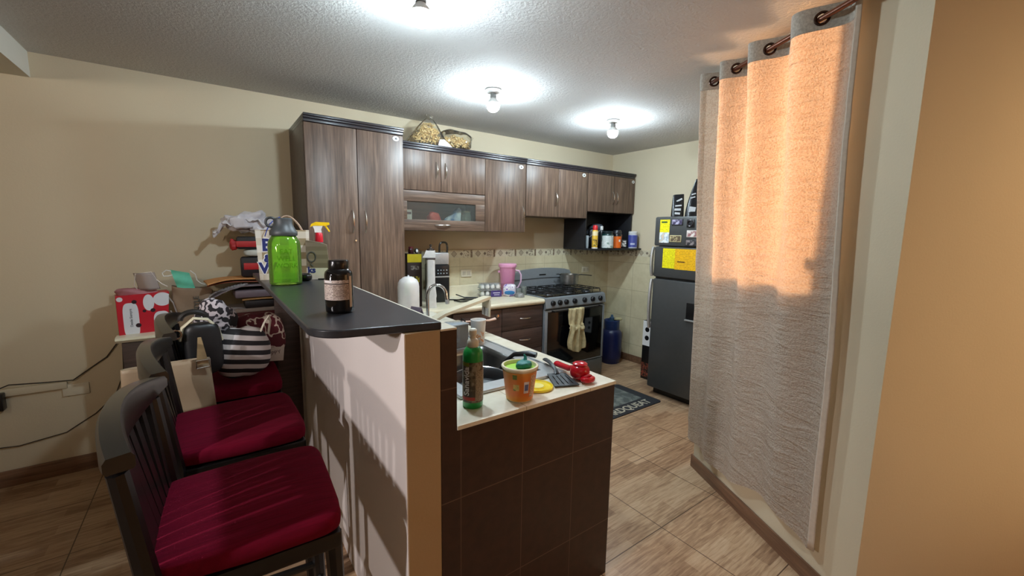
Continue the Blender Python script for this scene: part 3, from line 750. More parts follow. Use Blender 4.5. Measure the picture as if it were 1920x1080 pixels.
# black bags standing on the fridge
def fbag(name, label, x, y, w, h, top, patch):
    o = thing(name, label, 'bag', (x, y, 1.7125), face(x, y), 'black bags on the fridge')
    def fn(u, v):
        z = v * h; k = 1 - v ** 1.5 * (1 - top)
        a = 2 * PI * u
        return (w / 2 * k * math.copysign(abs(math.cos(a)) ** .6, math.cos(a)), .035 * (1 - v * .85) * math.copysign(abs(math.sin(a)) ** .6, math.sin(a)), z + .004 * math.sin(9 * u))
    m = MB().grid(fn, 32, 14); m.build('pouch', mat((22, 24, 28), .18), o, smooth=60)
    for i, (px, pz, pw, ph, sl) in enumerate(patch):
        q = MB().box(-pw / 2, pw / 2, -.0012, 0, -ph / 2, ph / 2); q.xf(Matrix.Translation((px, -.036 * (1 - pz / h * .85) - .001, pz)) @ Matrix.Rotation(sl, 4, 'Y') @ Matrix.Rotation(.12, 4, 'X'))
        q.build('printed_label', mat((206, 210, 214), .4), o)
fbag('foil_bag', 'small slim black bag with white stripes on top of the fridge', 3.50, 2.28, .11, .20, .85, [(.0, .03, .045, .018, .1), (.0, .065, .055, .02, .0), (.005, .10, .055, .012, -.1), (.01, .15, .05, .014, -.5)])
fbag('foil_bag', 'large pointed black bag with a white label on top of the fridge', 3.56, 2.15, .16, .33, .08, [(-.02, .06, .055, .055, .15), (-.02, .17, .04, .01, -.3), (-.015, .20, .035, .01, -.3)])
fbag('foil_bag', 'third black bag half behind the curtain on the fridge', 3.62, 2.00, .12, .22, .7, [(-.03, .14, .04, .02, 0)])
# tall box between fridge and wall
o = thing('appliance_box', 'tall black and white cardboard box on the floor between gas cylinder and fridge', 'box', (3.86, 2.665, 0))
B(-.14, .16, -.095, .075, 0, .64, .003).build('carton', M_BLACK, o)
w = B(-.1415, -.1402, -.094, .074, .37, .638).build('white_panel', M_WHITE, o)
for z in (.545, .455): MB().lathe([(.001, 0), (.026, 0), (.026, .001), (.001, .001)], 20).xf(Matrix.Translation((-.1420, .02, z)) @ Matrix.Rotation(-PI / 2, 4, 'Y')).build('printed_picture', M_BLACK, o)
B(-.1415, -.1402, -.094, .074, .03, .18).build('printed_band', print_mat('red_food_print', [(30, 24, 22), (150, 70, 50), (70, 40, 32)], 40), o)

# ------------------------------------------------------------ kitchen mat
o = thing('kitchen_mat', 'grey kitchen mat with a lettered dark border on the floor before the stove', 'mat', (2.78, 2.49, 0))
def rrect(x0, x1, y0, y1, r, n=6):
    out = []
    for cx, cy, a0 in ((x1 - r, y0 + r, -90), (x1 - r, y1 - r, 0), (x0 + r, y1 - r, 90), (x0 + r, y0 + r, 180)):
        out += [(cx + r * math.cos(math.radians(a0 + 90 * i / n)), cy + r * math.sin(math.radians(a0 + 90 * i / n))) for i in range(n + 1)]
    return out
MB().prism(rrect(-.55, .56, -.285, .245, .03), .001, .008).build('mat_base', mat((40, 42, 48), .8, bump=.3, sc=200), o)
MB().prism(rrect(-.53, .46, -.135, .235, .02), .0082, .0095).build('mat_field', print_mat('mat_picture', [(84, 90, 88), (104, 110, 106), (124, 128, 122)], 12, .85), o)
text('lettering', 'HARDQUEAT', .115, mat((190, 184, 164), .8), o, Matrix.Translation((.14, -.213, .0088)), xs=.92, bold=.002)
# ------------------------------------------------------------ sink, tap and washing up
s = thing('kitchen_sink', 'stainless steel sink with a deep bowl and drainer in the peninsula', 'sink', (1.0, 1.85, .92)); ox, oy, oz = 1.0, 1.85, .92
BX0, BX1, BY0, BY1 = .80, 1.195, 1.42, 1.92
rim = MB()
for q in ((SX0 - .012, SX1 + .012, SY0 - .012, BY0), (SX0 - .012, BX0, BY0, BY1), (BX1, SX1 + .012, BY0, BY1), (SX0 - .012, SX1 + .012, BY1, SY1 + .012)):
    rim.box(q[0] - ox, q[1] - ox, q[2] - oy, q[3] - oy, .001, .007, .0)
rim.build('rim', M_STEEL, s)
def bowl(u, v):
    a = 2 * PI * u; k = [1.0, .985, .93, .86, .1][min(4, int(v * 4 + .001))]; z = [.006, -.03, -.15, -.175, -.178][min(4, int(v * 4 + .001))]
    hx, hy = (BX1 - BX0) / 2, (BY1 - BY0) / 2; e = .22
    cx = math.copysign(abs(math.cos(a)) ** e, math.cos(a)); sy = math.copysign(abs(math.sin(a)) ** e, math.sin(a))
    return ((BX0 + BX1) / 2 - ox + hx * k * cx, (BY0 + BY1) / 2 - oy + hy * k * sy, z)
MB().grid(bowl, 64, 4).build('bowl', mat((128, 128, 126), .35, .9, var=.08, sc=30), s, smooth=50, solid=.002)
rb = MB()
for x in [.82 + .05 * i for i in range(9)]: rb.tube([(x - ox, 1.98 - oy, .008), (x - ox, 2.40 - oy, .008)], .005, 6)
rb.build('drainer_ribs', M_STEEL, s)
MB().tube([(SX0 - .012 - ox, SY0 - .012 - oy, .007), (SX1 + .012 - ox, SY0 - .012 - oy, .007), (SX1 + .012 - ox, SY1 + .012 - oy, .007), (SX0 - .012 - ox, SY1 + .012 - oy, .007)], .006, 6, closed=True).build('rolled_edge', M_STEEL, s)
o = thing('kitchen_tap', 'chrome swan neck tap behind the bar top', 'tap', (1.155, 2.56, .92), math.radians(-25))
MB().lathe([(.028, 0), (.028, .006), (.020, .014), (.018, .05), (.013, .06)], 20).build('tap_base', M_CHROME, o)
pts = [(0, 0, .05), (0, 0, .14)] + [(.062 - .062 * math.cos(PI * i / 12), -.02 * i / 12, .20 + .075 * math.sin(PI * i / 12)) for i in range(0, 13)] + [(.128, -.022, .17)]
MB().tube(pts, .0105, 12).build('spout', M_CHROME, o)
MB().cyl((.127, -.022, .178), (.130, -.022, .150), .013, n=14).build('nozzle', M_STEEL, o)
MB().tube([(.012, 0, .035), (.04, -.01, .05), (.075, -.02, .085)], [.007, .006, .005], 8).build('lever', M_CHROME, o)
# wire dish rack on the drainer
o = thing('dish_rack', 'black wire dish rack standing on the sink drainer', 'dish rack', (1.0, 2.17, .9435))
m = MB()
for z, e in ((.0, 0), (.045, .012)):
    m.tube([(-.15 - e, -.10 - e, z), (.15 + e, -.10 - e, z), (.15 + e, .10 + e, z), (-.15 - e, .10 + e, z)], .0035, 6, closed=True)
for x in [-.15 + .0375 * i for i in range(9)]:
    m.tube([(x, -.112, .045), (x, -.10, 0), (x, .10, 0), (x, .112, .045)], .0022, 6)
m.tube([(.12, -.112, .045), (.118, -.125, .10), (.125, -.13, .12), (.15, -.125, .10), (.155, -.11, .045)], .004, 6)
m.tube([(.06, -.112, .045), (.06, -.118, .085), (.10, -.12, .09), (.12, -.12, .085)], .003, 6)
for y in (-.07, 0, .07): m.tube([(-.162, y, .045), (-.15, y, 0), (.15, y, 0), (.162, y, .045)], .0022, 6)
for x, y in ((-.14, -.09), (.14, -.09), (-.14, .09), (.14, .09)): m.cyl((x, y, -.0155), (x, y, 0), .005, n=8)
m.build('wire_frame', M_BLACK, o)
# things in and around it
o = thing('cutting_board', 'large cream cutting board lying tilted on top of the dish rack', 'cutting board', (1.245, 2.25, 1.122), math.radians(-5))
m = MB().box(-.19, .17, -.012, .012, -.055, .055, .006)
def bend(v): x, y, z = v; return (x, y * 1.2 + .03 * math.sin((x + .19) * 5), z * (.35 + .65 * (x + .19) / .36) + .20 * x - .9 * max(0, -.1 - x) ** 1.4)
m.v = [bend(v) for v in m.v]
m.xf(Matrix.Rotation(math.radians(62), 4, 'X') @ Matrix.Identity(4)); 
m = MB().sheet(lambda u, v: (-.21 + .38 * u, -.06 + .11 * v, .105 * (u - .9) - .012 * v - .14 * max(0, .22 - u) ** 1.3), 20, 4, .018)
m.build('board', mat((216, 206, 180), .4), o)
MB().box(.160, .169, -.06, .05, -.105, .004, .004).build('folded_edge', mat((196, 190, 170), .4), o)
for y in (-.045, .0): MB().box(.151, .1595, y, y + .03, -.10, -.05, .002).build('clip', mat((150, 152, 150), .4), o)
o = thing('serving_spoon', 'pinkish wooden spoon under the cream cutting board', 'spoon', (1.22, 2.15, 1.002), math.radians(-8))
MB().tube([(-.15, 0, -.008), (-.05, 0, .014), (.06, 0, .012), (.15, 0, .008), (.19, 0, .015)], [.006, .009, .009, .012, .016], 10, flat=.5).build('spoon_body', mat((205, 170, 150), .5), o)
def mug(name, label, x, y, z, r, h, mt, rz=0, handle=True, band=None, tilt=None):
    o = thing(name, label, 'cup', (x, y, z), rz)
    MB().lathe([(r * .74, 0), (r * .82, .004), (r, h), (r * .95, h + .001), (r * .78, .008), (.001, .007)], 28, capb=True, capt=False).build('cup_body', mt, o)
    if handle: MB().tube([(r * .85, 0, h * .25)] + [(r * .9 + .028 * math.sin(PI * i / 6), 0, h * (.28 + .5 * i / 6)) for i in range(1, 6)] + [(r * .97, 0, h * .8)], .005, 8).build('handle', mt, o)
    if band: MB().cylpatch(r * .9, -.9, .9, h * .12, h * .55, n=14, r1=r * .985).build('printed_picture', band, o)
    return o
mug('white_mug', 'white mug on the sink edge right of the dish rack', 1.215, 2.245, .9285, .042, .054, M_WHITE, 1.0)
mug('white_mug', 'white mug standing inside the dish rack', .985, 2.16, .950, .042, .075, M_WHITE, 2.4)
mug('tumbler', 'tall white tumbler with an orange print near the clear box', 1.187, 1.962, .928, .043, .138, M_WHITE, face(1.18, 1.96), False, print_mat('orange_flower_print', [(226, 222, 214), (216, 150, 90), (200, 196, 190)], 38))
o = thing('food_container', 'clear plastic food box propped on its side on the drainer', 'container', (1.03, 1.980, .9295), math.radians(4))
mm = MB()
for q in ((-.075, .075, -.05, .05, 0, .003), (-.075, -.072, -.05, .05, .003, .12), (.072, .075, -.05, .05, .003, .12), (-.072, .072, -.05, -.047, .003, .12), (-.072, .072, .047, .05, .003, .12)): mm.box(*q)
M_CLEAR = glassy((226, 232, 236), .08, .78)
mm.build('box_body', M_CLEAR, o)
MB().box(-.08, .08, -.055, .055, .121, .129, .003).build('lid', glassy((214, 224, 230), .1, .6), o)
# green pump bottle
o = thing('pump_bottle', 'green bottle with a white pump cap at the near edge of the sink', 'bottle', (.742, 1.262, .9205), face(.742, 1.262)); R0 = .0365
MB().lathe([(R0 - .004, 0), (R0, .005), (R0, .190), (R0 - .003, .206), (R0 - .011, .219), (.0165, .225)], 36).build('bottle_body', mat((24, 146, 64), .3), o)
MB().lathe([(.020, .222), (.0215, .225), (.0205, .243), (.016, .250), (.0115, .253), (.0105, .262), (.0135, .265), (.014, .282), (.010, .287), (.001, .288)], 28).build('pump_cap', mat((222, 218, 202), .4), o)
lb_ = MB().cylpatch(R0 + .0003, -1.5, 1.5, .024, .172, n=28).build('label', print_mat('soap_label_print', [(70, 60, 44), (104, 92, 70), (134, 124, 104)], 46), o)
MB().cylpatch(R0 + .0011, .25, 1.45, .030, .142, n=16).build('text_panel', lines_mat('small_print_beige', (150, 138, 116), (96, 84, 66), .005), lb_)
MB().cylpatch(R0 + .0011, -1.2, .2, .033, .045, n=16).build('red_band', mat((170, 50, 36), .5), lb_)
MB().cylpatch(R0 + .0011, -1.25, -.35, .158, .171, n=12).build('leaf_band', mat((110, 116, 30), .5), lb_)
text('lettering', 'Sanavida', .031, M_WHITE, lb_, Matrix.Rotation(PI / 2, 4, 'Z'), (R0 + .0016, -.62, .103), ext=.0005, bold=.0004)
# orange tub with a green sponge, and its lid
o = thing('plastic_tub', 'orange fruit print tub full of lime green dish soap', 'tub', (.925, 1.223, .9205), face(.925, 1.223)); rb0, rt0, H0 = .050, .066, .134
MB().lathe([(rb0 - .004, 0), (rb0, .004), (rt0 - .002, H0 - .012), (rt0 + .003, H0 - .010), (rt0 + .005, H0 - .004), (rt0 + .003, H0), (rt0 - .004, H0), (rt0 - .006, H0 - .02), (rt0 - .009, H0 - .04)], 40, capb=True, capt=False).build('tub_body', mat((236, 222, 190), .3), o)
t = NT('orange_fruit_print'); v = t.obj(); sp = t.n('ShaderNodeSeparateXYZ', i_0=v)
t.base(t.ramp(t.math('ADD', t.math('DIVIDE', sp.outputs[2], .146), t.math('MULTIPLY', t.noise(v, 30, 2), .22)), [(.1, lin((232, 160, 40))), (.35, lin((226, 120, 44))), (.7, lin((222, 126, 50))), (1.05, lin((216, 150, 60)))])); t.set(Roughness=.35)
wr = MB().cylpatch(rb0 + .0008, -PI * .999, PI * .999, .006, H0 - .016, n=60, r1=rt0 - .0012).build('printed_wrap', t.m, o)
def tubpatch(a0, a1, z0, z1, name, m):
    f = lambda z: rb0 + .0016 + (rt0 - rb0 - .002) * (z - .004) / (H0 - .016)
    return MB().cylpatch(f(z0), a0, a1, z0, z1, n=8, r1=f(z1)).build(name, m, wr)
tubpatch(.28, .62, .04, .085, 'nutrition_panel', mat((214, 206, 206), .5)); 
tp = tubpatch(.33, .57, .05, .075, 'printed_bars', mat((96, 104, 150), .5)); tp.scale = (1.006, 1.006, 1)
tubpatch(.72, 1.1, .022, .108, 'text_panel', lines_mat('small_print_orange', (226, 190, 150), (150, 110, 80), .006))
tubpatch(-.42, -.16, .094, .112, 'leaf_print', mat((96, 120, 40), .5)); tubpatch(-.40, -.02, .05, .074, 'flower_print', print_mat('flower_print', [(230, 190, 110), (206, 190, 110), (120, 130, 50)], 60))
MB().lathe([(.001, H0 - .012), (.03, H0 - .011), (rt0 - .006, H0 - .014)], 36, capb=False, capt=False).build('dish_soap', mat((176, 226, 84), .3), o)
sp_ = thing('sponge', 'teal scouring cloth lying in the lime green soap of the tub', 'sponge', (.938, 1.212, .9205 + H0 - .0105), .4)
MB().blob((0, 0, .012), (.036, .024, .014), .7, .8, amp=.35, fr=34).build('pad', mat((20, 118, 112), .5, bump=.4, sc=150), sp_)
MB().tube([(.012, .004, .018), (.020, .008, .034), (.017, .012, .044)], [.008, .006, .003], 8).build('loop', mat((26, 130, 122), .5), sp_)
o = thing('tub_lid', 'yellow round tub lid lying behind the orange tub', 'lid', (1.052, 1.272, .9205), .3)
MB().lathe([(.060, 0), (.066, .002), (.066, .010), (.062, .012), (.056, .006), (.036, .005), (.033, .008), (.001, .008)], 36).build('lid_disc', mat((236, 208, 20), .3), o)
MB().lathe([(.001, .0083), (.028, .0083), (.028, .0090), (.001, .0090)], 28).build('centre_print', mat((240, 226, 130), .35), o)
# slotted turner: outline with slots, from strips
o = thing('slotted_turner', 'black slotted turner lying on the worktop beside the yellow lid', 'spatula', (1.183, 1.268, .9205), math.radians(-22))
m = MB(); W2, L2 = .054, .068
xs = [-W2, -.034, -.029, -.0115, -.0065, .0115, .0065 + .005, .0295, .0345, W2]
xs = [-W2, -.036, -.030, -.0135, -.0075, .0085, .0145, .0305, .0365, W2]
for i in range(0, 9):
    if i % 2 == 0: m.box(xs[i], xs[i + 1], -L2, L2, .002, .0055)
    else:
        m.box(xs[i], xs[i + 1], -L2, -.048, .002, .0055).box(xs[i], xs[i + 1], -.012, .002, .002, .0055).box(xs[i], xs[i + 1], .040, L2, .002, .0055)
m.v = [(x * (1 - .22 * (y + L2) / (2 * L2)), y, z + .003 + .006 * max(0, y / L2)) for x, y, z in m.v]
m.build('blade', mat((36, 40, 43), .5), o)
MB().tube([(.0, .058, .013), (.0, .075, .027), (.0, .13, .036), (.002, .19, .032), (.004, .235, .026)], [.012, .009, .010, .013, .014], 10, flat=.55).build('handle', mat((40, 44, 46), .4), o)
# red lemon squeezer
o = thing('lemon_squeezer', 'red hinged lemon squeezer at the corner of the sink worktop', 'squeezer', (1.268, 1.245, .9205), math.radians(0))
M_RP = mat((186, 16, 34), .2, var=.04)
MB().blob((0, 0, .036), (.043, .043, .036), .85, 1, amp=0).build('cup', M_RP, o)
MB().lathe([(.030, .066), (.032, .072), (.024, .077), (.001, .078)], 24).build('press_cap', M_RP, o)
MB().tube([(.0, .03, .042), (.002, .07, .030), (.010, .12, .026), (.018, .17, .022)], [.020, .017, .0165, .018], 12, flat=.75).build('handle', M_RP, o)
MB().blob((-.004, -.052, .018), (.034, .024, .012), .6, .8).build('spout', M_RP, o)
MB().tube([(-.022, -.046, .026), (-.004, -.058, .036), (.016, -.05, .028)], .006, 8).build('hinge', M_RP, o)
# frying pan lying in the bowl, its handle over the rim
o = thing('frying_pan', 'dark frying pan soaking in the sink bowl, rim tilted up', 'frying pan', (.993, 1.62, .786), 0)
pm = Matrix.Rotation(math.radians(9), 4, 'X') @ Matrix.Rotation(math.radians(-7), 4, 'Y')
MB().lathe([(.12, 0), (.135, .008), (.158, .055), (.162, .058), (.155, .055), (.130, .012), (.001, .010)], 40, capb=True, capt=False).xf(pm).build('pan_body', mat((26, 26, 28), .35), o)
MB().tube([(.162 * math.cos(a * PI / 20), .162 * math.sin(a * PI / 20), .058) for a in range(40)], .0028, 6, closed=True).xf(pm).build('rim', M_CHROME, o)
MB().tube([(.14, .06, .065), (.172, .05, .12), (.195, .0, .165), (.235, -.06, .178), (.255, -.10, .176)], [.010, .011, .013, .016, .015], 10, flat=.7).build('handle', M_BLACK, o)

# ------------------------------------------------------------ along the back worktop
WT = .9215
o = thing('white_canister', 'round shouldered white canister standing beside the larder, behind the bar', 'canister', (1.165, 2.915, .9205), 0)
MB().lathe([(.074, 0), (.078, .006), (.078, .22), (.074, .25), (.062, .272), (.045, .283), (.040, .289), (.001, .290)], 36).build('canister_body', mat((226, 222, 220), .3, var=.02), o, smooth=60)
MB().lathe([(.034, .288), (.030, .294), (.007, .296), (.006, .305), (.001, .306)], 20).build('cap', M_WHITEP, o)
o = thing('folded_card', 'folded grey card standing next to the white canister', 'card', (1.13, 2.69, .9205), math.radians(20))
MB().prism([(-.045, 0), (-.041, 0), (.0, .100), (.041, 0), (.045, 0), (.002, .108), (-.002, .108)], -.05, .05, 'y').build('card_sheet', mat((112, 100, 116), .5), o)
o = thing('coffee_box', 'dark brown coffee box with yellow print beside the larder', 'box', (1.372, 3.30, WT), math.radians(-10))
B(-.068, .052, -.05, .05, 0, .44, .003).build('carton', mat((44, 28, 26), .45), o)
B(-.066, .05, -.0515, -.0502, .37, .438).build('yellow_header', mat((190, 170, 30), .45), o)
for z, w_, h_, c in ((.325, .07, .035, (130, 124, 116)), (.23, .075, .05, (180, 164, 30)), (.155, .08, .03, (110, 60, 52)), (.09, .07, .05, (170, 150, 36))):
    B(-w_ * .55, w_ * .42, -.0515, -.0502, z - h_ / 2, z + h_ / 2).build('printed_block', print_mat('coffee_print_%d' % int(z * 1000), [(50, 34, 30), c], 55), o)
o = thing('sauce_bottle', 'dark jar with a maroon lid set on top of the coffee box', 'jar', (1.345, 3.30, WT + .4405))
MB().lathe([(.020, 0), (.022, .004), (.022, .03), (.018, .04)], 18).build('jar_body', mat((52, 18, 22), .2), o)
MB().lathe([(.0195, .04), (.0195, .056), (.001, .057)], 18).build('lid', mat((86, 24, 32), .4), o)
o = thing('small_figurine', 'little black and white figure on top of the coffee box', 'ornament', (1.395, 3.30, WT + .4405))
MB().blob((0, 0, .022), (.017, .014, .022), .9, 1).build('figure_body', mat((30, 30, 28), .4), o); MB().blob((-.002, -.013, .02), (.010, .005, .013), .9, 1).build('white_front', M_WHITE, o)
o = thing('drink_machine', 'slim white appliance with a beaked head between coffee box and black machine', 'appliance', (1.462, 3.17, WT), math.radians(-24))
def wcol(u, v):
    a = 2 * PI * u; z = v * .40; wd = .034 + .022 * (1 - min(1, z / .20)) ** 1.0 if z < .20 else .034
    if z < .10: wd = .046 - .06 * z
    return (wd * math.copysign(abs(math.cos(a)) ** .45, math.cos(a)), .06 * math.copysign(abs(math.sin(a)) ** .45, math.sin(a)), z)
MB().grid(wcol, 36, 16).build('column', mat((220, 218, 214), .3), o)
B(-.037, .037, -.062, .062, .398, .414, .004).build('collar', mat((70, 60, 58), .4), o)
MB().prism([(-.065, .414), (.036, .414), (.038, .44), (.034, .470), (-.036, .470), (-.05, .44)], -.058, .058, 'y').build('head', mat((224, 222, 218), .3), o)
MB().lathe([(.030, .470), (.028, .482), (.010, .488), (.006, .50), (.010, .506), (.010, .518), (.001, .522)], 16).build('top_knob', mat((50, 40, 34), .4), o)
o = thing('coffee_machine', 'black and silver countertop machine with a loop handle by the wall', 'appliance', (1.66, 3.43, WT), math.radians(-12))
B(-.11, .075, -.09, .09, 0, .335, .01).build('front_body', mat((20, 26, 30), .25), o)
B(-.108, .073, -.085, .088, .335, .44, .012).build('silver_top', M_STEEL, o)
B(-.06, .072, -.0925, -.0895, .222, .234, .001).build('trim_line', M_STEEL, o)
for i in range(4):
    for j in range(2): MB().ball((-.03 + .026 * i, -.091, .258 + .028 * j), (.006, .002, .006), 10, 6).build('button', mat((150, 160, 165), .4), o)
MB().tube([(.030 + .036 * math.copysign(abs(math.cos(a * PI / 12)) ** .6, math.cos(a * PI / 12)), -.05, .455 + .075 * math.copysign(abs(math.sin(a * PI / 12)) ** .6, math.sin(a * PI / 12))) for a in range(24)], .009, 8, closed=True).build('loop_handle', mat((64, 64, 60), .3, .7), o)
o = tag(MB().tube([(1.74, 3.42, WT + .006), (1.86, 3.33, WT + .006), (1.95, 3.30, WT + .007), (1.90, 3.23, WT + .007), (1.78, 3.25, WT + .007), (1.76, 3.33, WT + .008), (1.90, 3.36, WT + .012), (2.02, 3.34, WT + .010), (2.05, 3.39, WT + .006), (1.93, 3.45, WT + .008), (1.88, 3.52, WT + .03)], .0055, 8).build('power_cable', M_BLACK), 'black power cable coiled on the cream worktop', 'cord')
# eggs: two clear trays stacked
EX, EY, ER = 2.205, 3.44, math.radians(-16)
for lvl in (0, 1):
    z0 = WT + lvl * .0665
    o = thing('egg_tray', ('upper clear egg tray, stacked on another beside the pink jug' if lvl else 'lower egg tray with a purple paper band, under another tray'), 'egg tray', (EX, EY, z0), ER, 'egg trays')
    m = MB().box(-.105, .105, -.058, .058, .0, .003, .001)
    m.tube([(-.105, -.058, .018), (.105, -.058, .018), (.105, .058, .018), (-.105, .058, .018)], .002, 6, closed=True)
    m.build('tray', glassy((230, 232, 235), .08, .7), o)
    MB().box(-.108, .108, -.061, .061, .0615, .0640, .001).build('tray_lid', glassy((232, 236, 240), .08, .8), o)
    if lvl == 0:
        b_ = B(-.002, .108, -.0665, -.0640, .004, .062).build('paper_band', mat((62, 48, 112), .5), o)
        B(.02, .09, -.068, -.0668, .036, .044).build('printed_line', mat((200, 196, 214), .5), b_); B(.03, .085, -.068, -.0668, .018, .024).build('printed_line', mat((200, 196, 214), .5), b_)
egg = MB().lathe([(.001, 0), (.010, .002), (.018, .010), (.0222, .023), (.021, .036), (.015, .049), (.007, .0555), (.001, .057)], 18)
me0 = None; cnt = 0
for lvl in (0, 1):
    for i in range(4):
        for j in range(2):
            px, py = -.079 + .0525 * i, (-.030, .030)[j]
            wx = EX + px * math.cos(ER) - py * math.sin(ER); wy = EY + px * math.sin(ER) + py * math.cos(ER)
            row = ('front', 'back')[j]; col = ('first', 'second', 'third', 'last')[i]
            lab = 'white egg, %s from the left in the %s row of the %s tray' % (col, row, ('lower', 'upper')[lvl])
            if me0 is None: q = egg.build('egg', mat((232, 230, 224), .45, var=.02), smooth=80); me0 = q
            else: q = me0.copy(); COL.objects.link(q)
            q.location = (wx, wy, WT + lvl * .0665 + .0035); tag(q, lab, 'egg', 'eggs in the stacked trays'); cnt += 1
# pink jug
o = thing('pink_jug', 'pink plastic jug with a lid and a pale handle beside the stove', 'jug', (2.44, 3.465, WT), math.radians(-32))
MB().lathe([(.060, 0), (.064, .005), (.082, .275), (.086, .28), (.080, .28), (.062, .01), (.001, .008)], 36, capb=True, capt=False).build('jug_body', mat((226, 150, 188), .3, var=.02), o)
MB().lathe([(.088, .276), (.092, .281), (.092, .306), (.086, .312), (.001, .314)], 36).build('lid', mat((240, 168, 204), .3, var=.02), o)
MB().tube([(.078, 0, .245), (.115, 0, .24), (.138, 0, .20), (.138, 0, .13), (.112, 0, .07), (.068, 0, .05)], [.011, .012, .012, .012, .011, .010], 10, flat=.7).build('handle', mat((222, 188, 214), .3), o)
MB().box(-.108, -.085, -.014, .014, .19, .21, .004).xf(Matrix.Translation((.012, 0, .03))).build('spout_tab', mat((240, 168, 204), .3), o)
o = thing('soap_pouch', 'white and blue detergent pouch in front of the pink jug', 'pouch', (2.375, 3.335, WT), math.radians(-32))
MB().blob((0, 0, .062), (.064, .032, .062), .6, .7, amp=.12, fr=22, seed=4).build('pouch_body', print_mat('detergent_print', [(206, 198, 214), (232, 230, 234), (150, 124, 190)], 26, .25), o)
MB().blob((0, -.031, .040), (.05, .008, .02), .8, .8).build('blue_swoosh', mat((44, 108, 160), .3), o)
o = thing('drinking_glass', 'clear tumbler on the worktop next to the stove', 'glass', (2.553, 3.34, WT))
MB().lathe([(.030, 0), (.031, .003), (.037, .088), (.0355, .088), (.0295, .010), (.001, .009)], 28, capb=True, capt=False).build('glass_body', glassy((212, 218, 214), .03, .78), o)
o = thing('drinking_glass', 'clear tumbler half hidden behind the detergent pouch', 'glass', (2.475, 3.325, WT))
MB().lathe([(.030, 0), (.031, .003), (.036, .075), (.0345, .075), (.0295, .010), (.001, .009)], 28, capb=True, capt=False).build('glass_body', glassy((200, 206, 204), .03, .7), o)
o = thing('grey_bowl', 'small grey bowl upside down on the worktop by the stove', 'bowl', (2.43, 3.24, WT))
MB().lathe([(.047, 0), (.049, .003), (.044, .022), (.032, .038), (.018, .045), (.001, .046)], 28).build('bowl_body', mat((128, 126, 122), .4), o)
# socket plates
def plate(x, y, z, rz, label, n=2):
    o = thing('socket_plate', label, 'socket', (x, y, z), rz)
    B(-.06, .06, -.010, 0, -.036, .036, .004).build('plate', M_OUTLET, o)
    for i in range(n): B(-.045 + .05 * i, -.008 + .05 * i, -.0125, -.0102, -.018, .018, .001).build('outlet', mat((196, 188, 168), .4), o)
plate(2.042, BY - .0085, 1.141, 0, 'cream double socket on the tiles above the egg trays')
plate(3.70, BY - .0085, 1.113, 0, 'cream socket on the tiles behind the saucepan, under the shelf', 2)

# ------------------------------------------------------------ shelf by the corner
SZ = 1.3865
def jar(name, label, cat, x, y, prof, m, cap=None, capm=None, patches=(), n=24, sy=1.0):
    o = thing(name, label, cat, (x, y, SZ), face(x, y))
    MB().lathe(prof, n, sy=sy).build('body', m, o)
    if cap: MB().lathe(cap, n, sy=sy).build('cap', capm, o)
    for nm, r, a0, a1, z0, z1, pm in patches: MB().cylpatch(r, a0, a1, z0, z1, n=12).build(nm, pm, o)
    return o
jar('spray_can', 'yellow spray can with a red cap, first on the open shelf', 'spray can', 3.395, 3.185, [(.029, 0), (.0315, .004), (.0315, .185), (.026, .20), (.014, .205)], mat((222, 178, 60), .3),
    [(.0255, .198), (.0265, .204), (.0265, .238), (.018, .252), (.001, .254)], mat((196, 34, 40), .35),
    [('white_band', .0317, -1.5, 1.5, .14, .186, mat((232, 214, 170), .4)), ('dark_print', .0318, -.9, .7, .075, .10, print_mat('insect_print', [(222, 178, 60), (40, 30, 20)], 60)), ('label_print', .0318, -.8, 1.0, .03, .07, print_mat('insect_print_low', [(222, 178, 60), (60, 80, 40)], 50)), ('base_band', .0319, -1.5, 1.5, .002, .014, M_WHITE)])
o = thing('plastic_tube', 'thin pale tube leaning in the left corner of the open shelf', 'tube', (3.39, 3.30, SZ)); B(-.012, .012, -.02, .02, 0, .14, .006).build('tube_body', mat((176, 184, 188), .4), o)
o = thing('black_pouch', 'black bag with loose straps behind the yellow can', 'bag', (3.52, 3.32, SZ), face(3.5, 3.3)); 
MB().blob((0, 0, .118), (.065, .05, .10), .6, .7, amp=.18, fr=14).build('pouch_body', mat((24, 24, 30), .4), o)
MB().tube([(-.05, -.05, .12), (-.01, -.06, .15), (.05, -.058, .185), (.075, -.05, .20)], .006, 6).build('strap', mat((110, 112, 120), .4), o)
jar('supplement_tub', 'white labelled tub with a dark teal lid, middle of the open shelf', 'tub', 3.585, 3.175, [(.060, 0), (.064, .005), (.064, .15), (.056, .162)], mat((20, 50, 50), .3),
    [(.055, .162), (.058, .166), (.058, .188), (.05, .193), (.001, .194)], mat((24, 40, 44), .35), [('label', .0645, -1.5, 1.5, .008, .142, print_mat('pale_label_print', [(196, 204, 202), (212, 218, 216), (140, 160, 150)], 26))])
jar('white_bottle', 'little white capped bottle behind the supplement tub', 'bottle', 3.60, 3.28, [(.018, 0), (.02, .003), (.02, .20), (.012, .21)], mat((40, 42, 44), .3), [(.016, .205), (.017, .21), (.017, .245), (.001, .247)], M_WHITE)
o = thing('hand_mixer', 'grey rounded gadget perched on the jars at the back of the open shelf', 'gadget', (3.66, 3.43, SZ), face(3.66, 3.43)); 
MB().blob((0, 0, .235), (.085, .05, .042), .7, .8).build('gadget_body', mat((70, 74, 84), .3), o); B(-.05, .05, -.04, .04, 0, .20, .004).build('stand', M_BLACK, o)
MB().tube([(-.075, 0, .25), (-.10, 0, .21), (-.09, 0, .16)], .012, 8).build('grip', mat((60, 64, 72), .3), o)
